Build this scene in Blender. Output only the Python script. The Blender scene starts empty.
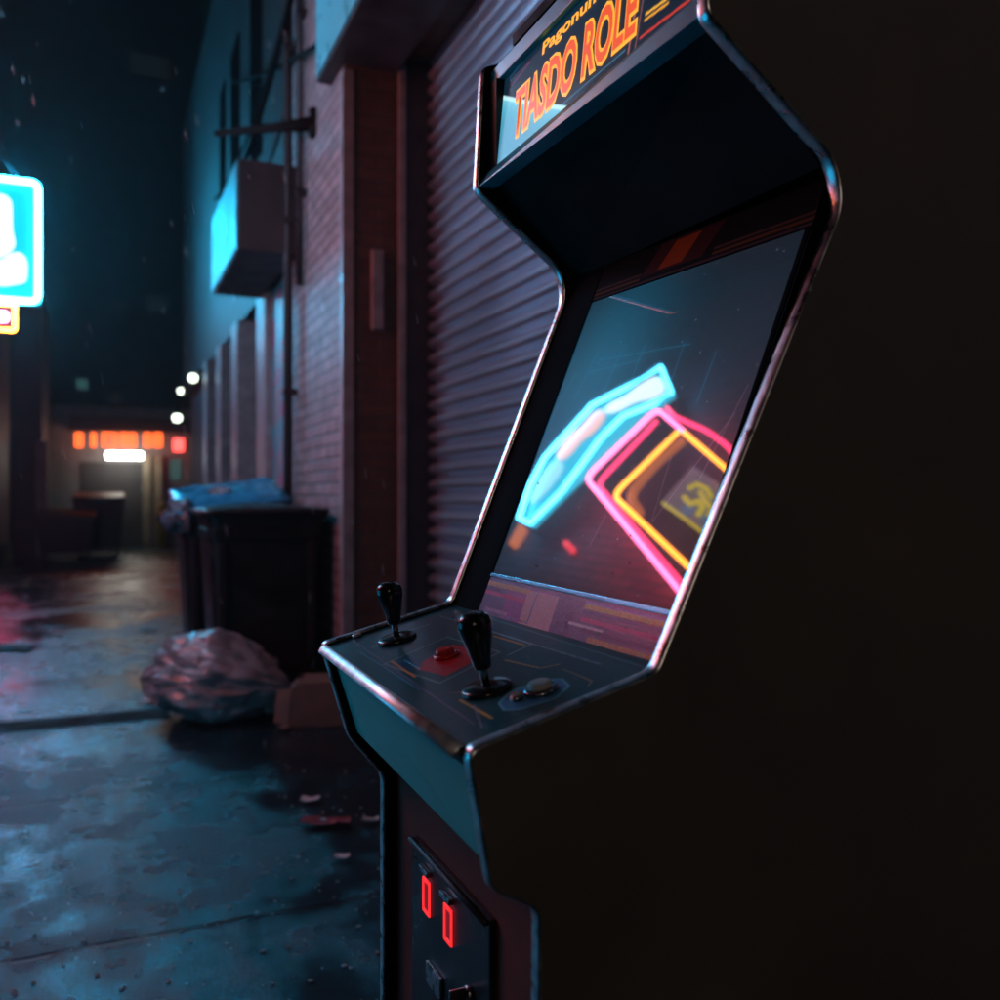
import bpy, bmesh, math, random
import numpy as np
from mathutils import Vector, Matrix, noise as mnoise

random.seed(7)
S = bpy.context.scene
COL = S.collection
R = math.radians

# ------------------------------------------------------------------ camera model
A0 = R(23.852); CA, SA = math.cos(A0), math.sin(A0)
F = 900.0; HY = 497.0; HC = 1.185
EYE = Vector((0, 0, HC))
FWD = Vector((SA, CA, 0)); RGT = Vector((CA, -SA, 0)); UP = Vector((0, 0, 1))
def ray(px, py):
    return FWD + RGT * ((px - 500) / F) + UP * ((HY - py) / F)
def onX(px, py, x):
    d = ray(px, py); return EYE + d * (x / d.x)
def onY(px, py, y):
    d = ray(px, py); return EYE + d * (y / d.y)
def onZ(px, py, z=0.0):
    d = ray(px, py); return EYE + d * ((z - HC) / d.z)
def onP(px, py, p, n):
    d = ray(px, py); return EYE + d * ((p - EYE).dot(n) / d.dot(n))

# ------------------------------------------------------------------ materials
def new_mat(name):
    m = bpy.data.materials.new(name); m.use_nodes = True
    nt = m.node_tree
    return m, nt, nt.nodes['Principled BSDF']
def N(nt, t, **kw):
    n = nt.nodes.new(t)
    for k, v in kw.items():
        if k.startswith('i_'):
            n.inputs[k[2:].replace('_', ' ')].default_value = v
        else:
            setattr(n, k, v)
    return n
def ramp(nt, src, stops):
    r = nt.nodes.new('ShaderNodeValToRGB')
    e = r.color_ramp.elements
    while len(e) < len(stops): e.new(0.5)
    for q, (p, c) in zip(e, stops):
        q.position = p; q.color = (*c, 1) if len(c) == 3 else c
    nt.links.new(src, r.inputs[0]); return r
def pm(name, base, rough=0.5, metal=0.0, spec=0.5, var=0.25, nscale=8.0, rvar=0.15, bump=0.0, bscale=60.0, coat=0.0):
    m, nt, b = new_mat(name)
    tc = N(nt, 'ShaderNodeTexCoord')
    n1 = N(nt, 'ShaderNodeTexNoise'); n1.inputs['Scale'].default_value = nscale; n1.inputs['Detail'].default_value = 6
    nt.links.new(tc.outputs['Object'], n1.inputs['Vector'])
    lo = tuple(c * (1 - var) for c in base); hi = tuple(min(1, c * (1 + var)) for c in base)
    r = ramp(nt, n1.outputs['Fac'], [(0.3, lo), (0.7, hi)])
    nt.links.new(r.outputs[0], b.inputs['Base Color'])
    mr = N(nt, 'ShaderNodeMapRange'); nt.links.new(n1.outputs['Fac'], mr.inputs['Value'])
    mr.inputs['From Min'].default_value = 0.3; mr.inputs['From Max'].default_value = 0.7
    mr.inputs['To Min'].default_value = max(0.02, rough - rvar); mr.inputs['To Max'].default_value = min(1, rough + rvar)
    nt.links.new(mr.outputs[0], b.inputs['Roughness'])
    b.inputs['Metallic'].default_value = metal
    b.inputs['Specular IOR Level'].default_value = spec
    b.inputs['Coat Weight'].default_value = coat
    b.inputs['Coat Roughness'].default_value = 0.08
    if bump:
        n2 = N(nt, 'ShaderNodeTexNoise'); n2.inputs['Scale'].default_value = bscale; n2.inputs['Detail'].default_value = 5
        nt.links.new(tc.outputs['Object'], n2.inputs['Vector'])
        bp = N(nt, 'ShaderNodeBump'); bp.inputs['Strength'].default_value = bump; bp.inputs['Distance'].default_value = 0.01
        nt.links.new(n2.outputs['Fac'], bp.inputs['Height']); nt.links.new(bp.outputs[0], b.inputs['Normal'])
    return m
def em(name, col, strength, base=(0.05, 0.05, 0.05)):
    m, nt, b = new_mat(name)
    b.inputs['Base Color'].default_value = (*base, 1)
    b.inputs['Emission Color'].default_value = (*col, 1)
    b.inputs['Emission Strength'].default_value = strength
    b.inputs['Roughness'].default_value = 0.3
    return m
def vcol_emit(name, rough=0.08, base=(0.008, 0.008, 0.010), strength=1.0):
    m, nt, b = new_mat(name)
    a = N(nt, 'ShaderNodeVertexColor', layer_name='picture')
    nt.links.new(a.outputs['Color'], b.inputs['Emission Color'])
    b.inputs['Emission Strength'].default_value = strength
    b.inputs['Base Color'].default_value = (*base, 1); b.inputs['Roughness'].default_value = rough
    return m
def vcol_base(name, rough=0.3, strength=0.0, coat=0.3, bump=0.0, bscale=300):
    m, nt, b = new_mat(name)
    a = N(nt, 'ShaderNodeVertexColor', layer_name='picture')
    nt.links.new(a.outputs['Color'], b.inputs['Base Color'])
    b.inputs['Roughness'].default_value = rough; b.inputs['Coat Weight'].default_value = coat
    b.inputs['Coat Roughness'].default_value = 0.1
    if strength:
        nt.links.new(a.outputs['Color'], b.inputs['Emission Color']); b.inputs['Emission Strength'].default_value = strength
    if bump:
        tc = N(nt, 'ShaderNodeTexCoord'); n2 = N(nt, 'ShaderNodeTexNoise'); n2.inputs['Scale'].default_value = bscale
        nt.links.new(tc.outputs['Object'], n2.inputs['Vector'])
        bp = N(nt, 'ShaderNodeBump'); bp.inputs['Strength'].default_value = bump; bp.inputs['Distance'].default_value = 0.002
        nt.links.new(n2.outputs['Fac'], bp.inputs['Height']); nt.links.new(bp.outputs[0], b.inputs['Normal'])
    return m
def srgb(r, g, b):
    f = lambda c: (c / 255 / 12.92) if c / 255 <= 0.04045 else ((c / 255 + 0.055) / 1.055) ** 2.4
    return (f(r), f(g), f(b))

def brick_mat(name, c1, c2, mortar, rough=0.55, bump=0.6):
    m, nt, b = new_mat(name)
    tc = N(nt, 'ShaderNodeTexCoord'); sp = N(nt, 'ShaderNodeSeparateXYZ'); nt.links.new(tc.outputs['Object'], sp.inputs[0])
    ad = N(nt, 'ShaderNodeMath', operation='ADD'); nt.links.new(sp.outputs['X'], ad.inputs[0]); nt.links.new(sp.outputs['Y'], ad.inputs[1])
    cb = N(nt, 'ShaderNodeCombineXYZ'); nt.links.new(ad.outputs[0], cb.inputs['X']); nt.links.new(sp.outputs['Z'], cb.inputs['Y'])
    nz = N(nt, 'ShaderNodeTexNoise'); nz.inputs['Scale'].default_value = 9; nz.inputs['Detail'].default_value = 7
    nt.links.new(tc.outputs['Object'], nz.inputs['Vector'])
    vm = N(nt, 'ShaderNodeVectorMath', operation='SCALE'); vm.inputs['Scale'].default_value = 0.012
    nt.links.new(nz.outputs['Color'], vm.inputs[0])
    va = N(nt, 'ShaderNodeVectorMath', operation='ADD'); nt.links.new(cb.outputs[0], va.inputs[0]); nt.links.new(vm.outputs[0], va.inputs[1])
    bt = N(nt, 'ShaderNodeTexBrick'); nt.links.new(va.outputs[0], bt.inputs['Vector'])
    bt.inputs['Scale'].default_value = 1.0; bt.inputs['Brick Width'].default_value = 0.225; bt.inputs['Row Height'].default_value = 0.075
    bt.inputs['Mortar Size'].default_value = 0.009; bt.inputs['Mortar Smooth'].default_value = 0.4
    bt.inputs['Color1'].default_value = (*c1, 1); bt.inputs['Color2'].default_value = (*c2, 1); bt.inputs['Mortar'].default_value = (*mortar, 1)
    mx = N(nt, 'ShaderNodeMix', data_type='RGBA', blend_type='MULTIPLY'); mx.inputs[0].default_value = 0.6
    r = ramp(nt, nz.outputs['Fac'], [(0.3, (0.45, 0.42, 0.4)), (0.65, (1, 1, 1))])
    nt.links.new(bt.outputs['Color'], mx.inputs[6]); nt.links.new(r.outputs[0], mx.inputs[7])
    nt.links.new(mx.outputs[2], b.inputs['Base Color']); b.inputs['Roughness'].default_value = rough
    su = N(nt, 'ShaderNodeMath', operation='SUBTRACT'); nt.links.new(nz.outputs['Fac'], su.inputs[0]); nt.links.new(bt.outputs['Fac'], su.inputs[1])
    bp = N(nt, 'ShaderNodeBump'); bp.inputs['Strength'].default_value = bump; bp.inputs['Distance'].default_value = 0.012
    nt.links.new(su.outputs[0], bp.inputs['Height']); nt.links.new(bp.outputs[0], b.inputs['Normal'])
    return m

def ground_mat():
    m, nt, b = new_mat('wet_concrete')
    tc = N(nt, 'ShaderNodeTexCoord'); P = tc.outputs['Object']
    big = N(nt, 'ShaderNodeTexNoise'); big.inputs['Scale'].default_value = 0.9; big.inputs['Detail'].default_value = 6; big.inputs['Roughness'].default_value = 0.6
    nt.links.new(P, big.inputs['Vector'])
    fine = N(nt, 'ShaderNodeTexNoise'); fine.inputs['Scale'].default_value = 70; fine.inputs['Detail'].default_value = 8; fine.inputs['Roughness'].default_value = 0.7
    nt.links.new(P, fine.inputs['Vector'])
    mid = N(nt, 'ShaderNodeTexNoise'); mid.inputs['Scale'].default_value = 7; mid.inputs['Detail'].default_value = 5
    nt.links.new(P, mid.inputs['Vector'])
    # slab joints across the alley, a little wavy
    sp = N(nt, 'ShaderNodeSeparateXYZ'); nt.links.new(P, sp.inputs[0])
    w = N(nt, 'ShaderNodeMath', operation='MULTIPLY_ADD'); nt.links.new(mid.outputs['Fac'], w.inputs[0]); w.inputs[1].default_value = 0.03
    nt.links.new(sp.outputs['Y'], w.inputs[2])
    d1 = N(nt, 'ShaderNodeMath', operation='SUBTRACT'); nt.links.new(w.outputs[0], d1.inputs[0]); d1.inputs[1].default_value = 2.62 - 0.655
    fm = N(nt, 'ShaderNodeMath', operation='FLOORED_MODULO'); nt.links.new(d1.outputs[0], fm.inputs[0]); fm.inputs[1].default_value = 1.31
    d2 = N(nt, 'ShaderNodeMath', operation='SUBTRACT'); nt.links.new(fm.outputs[0], d2.inputs[0]); d2.inputs[1].default_value = 0.655
    ab = N(nt, 'ShaderNodeMath', operation='ABSOLUTE'); nt.links.new(d2.outputs[0], ab.inputs[0])
    sx = N(nt, 'ShaderNodeMath', operation='SUBTRACT'); nt.links.new(sp.outputs['X'], sx.inputs[0]); sx.inputs[1].default_value = -0.95
    sxa = N(nt, 'ShaderNodeMath', operation='ABSOLUTE'); nt.links.new(sx.outputs[0], sxa.inputs[0])
    mn = N(nt, 'ShaderNodeMath', operation='MINIMUM'); nt.links.new(ab.outputs[0], mn.inputs[0]); nt.links.new(sxa.outputs[0], mn.inputs[1])
    jr = N(nt, 'ShaderNodeMapRange', interpolation_type='SMOOTHSTEP'); nt.links.new(mn.outputs[0], jr.inputs['Value'])
    jr.inputs['From Min'].default_value = 0.004; jr.inputs['From Max'].default_value = 0.016
    jr.inputs['To Min'].default_value = 0.0; jr.inputs['To Max'].default_value = 1.0
    joint = jr.outputs[0]
    cr = ramp(nt, big.outputs['Fac'], [(0.30, (0.004, 0.011, 0.014)), (0.55, (0.008, 0.022, 0.028)), (0.75, (0.014, 0.034, 0.042))])
    fr = ramp(nt, fine.outputs['Fac'], [(0.30, (0.45, 0.45, 0.45)), (0.70, (1.35, 1.35, 1.35))])
    mx = N(nt, 'ShaderNodeMix', data_type='RGBA', blend_type='MULTIPLY'); mx.inputs[0].default_value = 1
    nt.links.new(cr.outputs[0], mx.inputs[6]); nt.links.new(fr.outputs[0], mx.inputs[7])
    mj = N(nt, 'ShaderNodeMix', data_type='RGBA'); nt.links.new(joint, mj.inputs[0]); mj.inputs[6].default_value = (0.006, 0.006, 0.006, 1)
    nt.links.new(mx.outputs[2], mj.inputs[7]); nt.links.new(mj.outputs[2], b.inputs['Base Color'])
    # wet film: pools where the low spots are, damp grain elsewhere
    wet = N(nt, 'ShaderNodeMapRange', interpolation_type='SMOOTHSTEP')
    ma = N(nt, 'ShaderNodeMath', operation='MULTIPLY_ADD'); nt.links.new(mid.outputs['Fac'], ma.inputs[0]); ma.inputs[1].default_value = 0.45
    nt.links.new(big.outputs['Fac'], ma.inputs[2]); nt.links.new(ma.outputs[0], wet.inputs['Value'])
    wet.inputs['From Min'].default_value = 0.55; wet.inputs['From Max'].default_value = 0.86
    wet.inputs['To Min'].default_value = GR_WET; wet.inputs['To Max'].default_value = GR_DRY
    nt.links.new(wet.outputs[0], b.inputs['Roughness'])
    bs = N(nt, 'ShaderNodeMapRange'); nt.links.new(wet.outputs[0], bs.inputs['Value'])
    bs.inputs['From Min'].default_value = GR_WET; bs.inputs['From Max'].default_value = GR_DRY; bs.inputs['To Min'].default_value = 0.25; bs.inputs['To Max'].default_value = 0.8
    h1 = N(nt, 'ShaderNodeMath', operation='MULTIPLY_ADD'); nt.links.new(fine.outputs['Fac'], h1.inputs[0]); h1.inputs[1].default_value = 0.75
    hj = N(nt, 'ShaderNodeMath', operation='MULTIPLY'); nt.links.new(joint, hj.inputs[0]); hj.inputs[1].default_value = 1.5
    h2 = N(nt, 'ShaderNodeMath', operation='ADD'); nt.links.new(hj.outputs[0], h2.inputs[0])
    hm = N(nt, 'ShaderNodeMath', operation='MULTIPLY'); nt.links.new(mid.outputs['Fac'], hm.inputs[0]); hm.inputs[1].default_value = 1.0
    nt.links.new(hm.outputs[0], h2.inputs[1]); nt.links.new(h2.outputs[0], h1.inputs[2])
    bp = N(nt, 'ShaderNodeBump'); bp.inputs['Distance'].default_value = 0.010
    b.inputs['Specular Tint'].default_value = (0.52, 0.88, 1.0, 1)
    nt.links.new(bs.outputs[0], bp.inputs['Strength']); nt.links.new(h1.outputs[0], bp.inputs['Height']); nt.links.new(bp.outputs[0], b.inputs['Normal'])
    return m
GR_WET, GR_DRY = 0.14, 0.33

M = {}
M['laminate'] = pm('black_laminate', (0.125, 0.115, 0.110), 0.5, var=0.25, nscale=3, bump=0.06, bscale=260)
M['inner'] = pm('matt_black_board', (0.006, 0.006, 0.0065), 0.7, spec=0.25, var=0.2)
M['molding'] = pm('edge_molding', (0.60, 0.62, 0.64), 0.33, metal=1.0, rvar=0.12, nscale=45, var=.35, bump=0.05, bscale=120)
M['black_satin'] = pm('black_satin_bezel', (0.004, 0.004, 0.0045), 0.85, spec=0.03, rvar=.05)
M['chrome'] = pm('polished_trim', (0.80, 0.82, 0.85), 0.42, metal=1.0, rvar=0.06, nscale=40)
M['teal_board'] = pm('teal_painted_front', (0.08, 0.55, 0.52), 0.42, var=0.15, nscale=5, rvar=0.1, bump=0.03, bscale=300)
M['brown_board'] = pm('brown_veneer', (0.15, 0.040, 0.030), 0.6, spec=0.2, var=0.3, nscale=4)
M['steel_black'] = pm('black_powder_coated_steel', (0.02, 0.022, 0.025), 0.38, metal=0.4, bump=0.06, bscale=500)
M['steel'] = pm('brushed_steel', (0.35, 0.36, 0.38), 0.3, metal=1.0, nscale=60)
M['black_plastic'] = pm('black_ball_plastic', (0.010, 0.010, 0.011), 0.2, rvar=0.05)
M['red_plastic'] = pm('red_button_plastic', (0.55, 0.02, 0.015), 0.2, rvar=0.05)
M['white_plastic'] = pm('ivory_button_plastic', (0.5, 0.48, 0.46), 0.25, rvar=0.05)
M['brick_light'] = brick_mat('painted_brick', (0.38, 0.30, 0.32), (0.25, 0.20, 0.21), (0.14, 0.12, 0.12), bump=1.0)
M['brick_brown'] = brick_mat('brown_brick', (0.13, 0.060, 0.040), (0.10, 0.045, 0.030), (0.08, 0.055, 0.045))
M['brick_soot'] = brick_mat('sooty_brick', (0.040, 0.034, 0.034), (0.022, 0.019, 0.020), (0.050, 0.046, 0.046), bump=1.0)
M['brick_pink'] = brick_mat('rose_brick', (0.40, 0.13, 0.16), (0.32, 0.10, 0.12), (0.14, 0.10, 0.10))
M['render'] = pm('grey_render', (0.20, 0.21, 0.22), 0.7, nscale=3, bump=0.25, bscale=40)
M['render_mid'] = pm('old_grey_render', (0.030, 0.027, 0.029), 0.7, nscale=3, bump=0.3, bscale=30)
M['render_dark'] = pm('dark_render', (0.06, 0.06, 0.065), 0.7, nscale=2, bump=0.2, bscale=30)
M['slat'] = pm('blue_grey_slats', (0.58, 0.70, 0.82), 0.34, metal=0.9, nscale=1.5, var=0.12, rvar=0.03)
M['pipe_paint'] = pm('grey_pipe_paint', (0.022, 0.022, 0.024), 0.7)
M['dark_steel'] = pm('dark_steel', (0.04, 0.04, 0.045), 0.5, metal=0.5)
M['pale_steel'] = pm('weathered_pale_steel', (0.28, 0.27, 0.28), 0.45, metal=0.2, nscale=10)
M['sign_box'] = pm('grey_sign_box', (0.032, 0.032, 0.035), 0.5, nscale=5)
M['sign_face'] = pm('turquoise_sign_face', (0.10, 0.56, 0.66), 0.35, var=0.1)
M['sign_face_dull'] = pm('dull_turquoise_sign_face', (0.04, 0.25, 0.31), 0.4, var=0.2, nscale=6)
M['bin_plastic'] = pm('black_bin_plastic', (0.009, 0.009, 0.0095), 0.45, spec=0.35, bump=0.12, bscale=160)
M['lid_blue'] = pm('blue_lid_plastic', (0.02, 0.22, 0.40), 0.28, bump=0.2, bscale=14)
M['rubber'] = pm('rubber', (0.01, 0.01, 0.01), 0.7)
M['card'] = pm('damp_cardboard', (0.10, 0.062, 0.045), 0.7, nscale=9, bump=0.2, bscale=50)
M['paper'] = pm('wet_paper', (0.50, 0.50, 0.50), 0.5)
M['paper_red'] = pm('red_wrapper', (0.17, 0.03, 0.04), 0.4)
M['cable'] = pm('black_cable', (0.004, 0.004, 0.004), 0.9, spec=.05)
M['iron'] = pm('rusty_dark_iron', (0.008, 0.006, 0.006), 0.85, spec=.1)
M['warm_wall'] = pm('cream_wall', (0.32, 0.28, 0.20), 0.7, nscale=2)
M['yellow'] = pm('yellow_paint', (0.60, 0.36, 0.02), 0.4)
M['glass_dark'] = pm('dark_window_glass', (0.01, 0.012, 0.014), 0.08, rvar=0.03)

CYAN = (0.0, 0.62, 0.86); PINK = (1.0, 0.08, 0.32); ORANGE = (1.0, 0.30, 0.03)
M['cyan_tube'] = em('cyan_neon_tube', (0.055, 0.58, 1.0), 85.0)
M['sign_tube'] = em('bright_cyan_border_tube', (0.015, 0.55, 1.0), 190.0)
M['cyan_fill_tube'] = em('cyan_fill_glow', (0.01, 0.54, 1.0), 9.5)
M['cyan_lightbox'] = em('cyan_lightbox', (0.02, 0.46, 0.66), 8.5)
M['white_box'] = em('white_lightbox_shape', (0.80, 0.95, 1.0), 11.0)
M['pale_box'] = em('pale_cyan_lightbox_shape', (0.35, 0.80, 0.95), 8.0)
M['peach_box'] = em('peach_lightbox_shape', (1.0, 0.50, 0.40), 9.0)
M['tile_grey'] = em('grey_lit_tile', (0.55, 0.58, 0.66), 1.5)
M['tile_yellow'] = em('yellow_lit_ring', (0.75, 0.58, 0.03), 7.0)
M['tile_blue'] = em('blue_lit_patch', (0.06, 0.28, 0.55), 4.0)
M['red_ghost_tube'] = em('red_ghost_glow', (1.0, 0.03, 0.13), 30.0)
M['red_dot'] = em('red_dot_lamp', (1.0, 0.05, 0.07), 9.0)
M['pink_fill_tube'] = em('pink_fill_glow', (1.0, 0.08, 0.22), 32.0)
M['amber_dim'] = em('dim_amber_tube', (1.0, 0.25, 0.06), 4.0)
M['cyan_panel'] = em('cyan_lit_panel', (0.0, 0.56, 0.76), 1.1)
M['warm_fill'] = em('warm_fill_lens', (1.0, 0.76, 0.60), 80.0)
M['white_glow'] = em('white_lit_shape', (0.78, 0.86, 0.90), 1.9)
M['pink_tube'] = em('pink_neon_tube', (1.0, 0.11, 0.29), 66.0)
M['orange_tube'] = em('orange_neon_tube', (1.0, 0.28, 0.025), 48.0)
M['led_orange'] = em('orange_led', (1.0, 0.12, 0.015), 3.2)
M['led_red'] = em('red_led', (1.0, 0.07, 0.06), 4.0)
M['white_lamp'] = em('white_lamp', (0.86, 1.0, 0.80), 5.0)
M['strip_lamp'] = em('strip_lamp', (0.95, 1.0, 0.88), 17.0)
M['coin_red'] = em('red_coin_light', (1.0, 0.028, 0.03), 1.15, base=(0.2, 0, 0))
M['coin_red_dim'] = em('red_coin_window', (0.45, 0.010, 0.03), 0.30, base=(0.1, 0, 0))
M['window_teal'] = em('dim_teal_window', (0.10, 0.30, 0.28), 0.22)
M['window_grey'] = em('dim_grey_window', (0.25, 0.35, 0.38), 0.012)

# ------------------------------------------------------------------ mesh helpers
def tag(o, label=None, cat=None, group=None, kind=None):
    if label: o['label'] = label
    if cat: o['category'] = cat
    if group: o['group'] = group
    if kind: o['kind'] = kind
    return o
def empty(name, loc, label=None, cat=None, group=None, rz=0.0):
    o = bpy.data.objects.new(name, None); o.location = loc; o.rotation_euler = (0, 0, rz); o.empty_display_size = 0.1
    COL.objects.link(o); tag(o, label, cat, group); return o
def worldloc(o):
    p = Vector((0, 0, 0))
    while o is not None: p = p + o.location; o = o.parent
    return p
def finish(name, bm, mat, parent=None, smooth=False, bevel=0.0, segs=2, shift=None):
    bmesh.ops.recalc_face_normals(bm, faces=bm.faces[:])
    if bevel:
        es = [e for e in bm.edges if len(e.link_faces) == 2 and e.calc_face_angle(0) > 0.6]
        bmesh.ops.bevel(bm, geom=es, offset=bevel, segments=segs, affect='EDGES', profile=0.6, clamp_overlap=True)
    off = -(worldloc(parent) if parent is not None else Vector((0, 0, 0)))
    if shift is not None: off = -Vector(shift) if parent is None else off
    bmesh.ops.translate(bm, verts=bm.verts[:], vec=off)
    me = bpy.data.meshes.new(name); bm.to_mesh(me); bm.free()
    for mm in (mat if isinstance(mat, (list, tuple)) else [mat]): me.materials.append(mm)
    if smooth:
        for p in me.polygons: p.use_smooth = True
    o = bpy.data.objects.new(name, me); COL.objects.link(o)
    if parent is not None: o.parent = parent
    elif shift is not None: o.location = shift
    return o
def box(bm, x0, x1, y0, y1, z0, z1, mi=0):
    vs = [bm.verts.new((x, y, z)) for x in (x0, x1) for y in (y0, y1) for z in (z0, z1)]
    for q in ((0, 1, 3, 2), (4, 6, 7, 5), (0, 4, 5, 1), (2, 3, 7, 6), (0, 2, 6, 4), (1, 5, 7, 3)):
        f = bm.faces.new([vs[k] for k in q]); f.material_index = mi
def hexa(bm, bot, top):
    a = [bm.verts.new(p) for p in bot]; b = [bm.verts.new(p) for p in top]
    bm.faces.new(a[::-1]); bm.faces.new(b)
    n = len(a)
    for i in range(n): bm.faces.new((a[i], a[(i + 1) % n], b[(i + 1) % n], b[i]))
def slab(bm, quad, depth):          # quad of 4 world points, thickened behind itself along its normal
    n = (quad[1] - quad[0]).cross(quad[3] - quad[0]).normalized()
    if n.x > 0 or (abs(n.x) < 0.1 and n.z < 0): n = -n
    hexa(bm, [q - n * depth for q in quad], quad)
def tube(bm, pts, r, seg=8, closed=False, caps=True):
    pts = [Vector(p) for p in pts]; n = len(pts); rings = []
    ref = None
    for i, p in enumerate(pts):
        if closed: t = (pts[(i + 1) % n] - pts[i - 1])
        else: t = pts[min(i + 1, n - 1)] - pts[max(i - 1, 0)]
        t.normalize()
        if ref is None: ref = Vector((0, 0, 1)) if abs(t.z) < 0.9 else Vector((1, 0, 0))
        u = (ref - t * ref.dot(t)).normalized(); ref = u; v = t.cross(u)
        rr = r[i] if isinstance(r, (list, tuple)) else r
        rings.append([bm.verts.new(p + u * rr * math.cos(2 * math.pi * k / seg) + v * rr * math.sin(2 * math.pi * k / seg)) for k in range(seg)])
    for i in range(n if closed else n - 1):
        a, b = rings[i], rings[(i + 1) % n]
        for k in range(seg): bm.faces.new((a[k], a[(k + 1) % seg], b[(k + 1) % seg], b[k]))
    if caps and not closed: bm.faces.new(rings[0][::-1]); bm.faces.new(rings[-1])
def lathe(bm, prof, origin, axis=Vector((0, 0, 1)), seg=24):
    axis = axis.normalized(); q = axis.to_track_quat('Z', 'Y').to_matrix()
    rings = []
    for (r, h) in prof:
        if r < 1e-6: rings.append([bm.verts.new(origin + axis * h)])
        else: rings.append([bm.verts.new(origin + q @ Vector((r * math.cos(2 * math.pi * k / seg), r * math.sin(2 * math.pi * k / seg), h))) for k in range(seg)])
    for a, b in zip(rings, rings[1:]):
        for k in range(seg):
            k2 = (k + 1) % seg
            if len(a) == 1: bm.faces.new((a[0], b[k2], b[k]))
            elif len(b) == 1: bm.faces.new((a[k], a[k2], b[0]))
            else: bm.faces.new((a[k], a[k2], b[k2], b[k]))
    if len(rings[0]) > 1: bm.faces.new(rings[0][::-1])
    if len(rings[-1]) > 1: bm.faces.new(rings[-1])
def boxes(name, lst, mat, parent=None, bevel=0.0, smooth=False):
    bm = bmesh.new()
    for b in lst: box(bm, *b)
    return finish(name, bm, mat, parent, smooth, bevel)
def tubes(name, lst, mat, parent=None, seg=8, closed=False):
    bm = bmesh.new()
    for pts, r in lst: tube(bm, pts, r, seg, closed)
    return finish(name, bm, mat, parent, True)
def fillet(pts, radii, seg=6):
    out = []; n = len(pts)
    for i, p in enumerate(pts):
        r = radii[i]
        if i in (0, n - 1) or r <= 0: out.append(p.copy()); continue
        a = (pts[i - 1] - p); b = (pts[i + 1] - p); la, lb = a.length, b.length; a.normalize(); b.normalize()
        d = min(r, la * 0.48, lb * 0.48)
        p0, p2 = p + a * d, p + b * d
        for k in range(seg + 1):
            t = k / seg; out.append((1 - t) ** 2 * p0 + 2 * t * (1 - t) * p + t * t * p2)
    return out
def round_rect(c, ux, uy, w, h, r, seg=5):
    pts = []
    for sx, sy, a0 in ((1, 1, 0), (-1, 1, 90), (-1, -1, 180), (1, -1, 270)):
        for k in range(seg + 1):
            a = R(a0 + 90 * k / seg)
            pts.append(c + ux * (sx * (w / 2 - r) + r * math.cos(a)) + uy * (sy * (h / 2 - r) + r * math.sin(a)))
    return pts

# painted / displayed pictures on a dense grid of vertices (picture colours live on the surface)
def picture(name, p0, ex, ey, w, h, nx, ny, fn, mat, parent):
    s = np.linspace(0, w, nx); t = np.linspace(0, h, ny)
    SS, TT = np.meshgrid(s, t)
    col = fn(SS, TT)
    off = worldloc(parent)
    base = np.array(p0 - off)
    co = base[None, None, :] + SS[..., None] * np.array(ex) + TT[..., None] * np.array(ey)
    me = bpy.data.meshes.new(name)
    idx = np.arange(nx * ny).reshape(ny, nx)
    fa = np.stack([idx[:-1, :-1], idx[:-1, 1:], idx[1:, 1:], idx[1:, :-1]], -1).reshape(-1, 4)
    me.from_pydata(co.reshape(-1, 3).tolist(), [], fa.tolist())
    at = me.color_attributes.new('picture', 'FLOAT_COLOR', 'POINT')
    c4 = np.ones((nx * ny, 4), dtype=np.float32); c4[:, :3] = np.clip(col.reshape(-1, 3), 0, None)
    at.data.foreach_set('color', c4.ravel())
    me.materials.append(mat)
    o = bpy.data.objects.new(name, me); COL.objects.link(o); o.parent = parent
    return o
def dseg(S_, T_, a, b):
    ax, ay = a; bx, by = b; dx, dy = bx - ax, by - ay; L = dx * dx + dy * dy + 1e-12
    k = np.clip(((S_ - ax) * dx + (T_ - ay) * dy) / L, 0, 1)
    return np.hypot(S_ - ax - k * dx, T_ - ay - k * dy)
def dpoly(S_, T_, pts, closed=False):
    d = np.full(S_.shape, 9.0); n = len(pts)
    for i in range(n if closed else n - 1): d = np.minimum(d, dseg(S_, T_, pts[i], pts[(i + 1) % n]))
    return d
def inside(S_, T_, pts):
    c = np.zeros(S_.shape, bool); n = len(pts)
    for i in range(n):
        (x1, y1), (x2, y2) = pts[i], pts[(i + 1) % n]
        if abs(y2 - y1) < 1e-12: continue
        c ^= ((y1 > T_) != (y2 > T_)) & (S_ < (x2 - x1) * (T_ - y1) / (y2 - y1) + x1)
    return c

# ------------------------------------------------------------------ world, air
W = bpy.data.worlds.new("World"); S.world = W; W.use_nodes = True
wn = W.node_tree; bg = wn.nodes['Background']
sky = wn.nodes.new('ShaderNodeTexSky'); sky.sky_type = 'NISHITA'; sky.sun_disc = False
sky.sun_elevation = R(-7); sky.sun_rotation = R(200); sky.air_density = 1.6; sky.dust_density = 2.0
mixw = wn.nodes.new('ShaderNodeMix'); mixw.data_type = 'RGBA'; mixw.blend_type = 'ADD'; mixw.inputs[0].default_value = 1.0
mixw.inputs[7].default_value = (0.006, 0.030, 0.040, 1)      # city glow on low cloud
wn.links.new(sky.outputs[0], mixw.inputs[6]); wn.links.new(mixw.outputs[2], bg.inputs[0]); bg.inputs[1].default_value = 0.07

# ------------------------------------------------------------------ ground
g = bmesh.new()
vs = [g.verts.new(p) for p in ((-60, -25, 0), (60, -25, 0), (60, 95, 0), (-60, 95, 0))]; g.faces.new(vs)
ground = finish('ground', g, ground_mat()); tag(ground, kind='structure')

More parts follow.
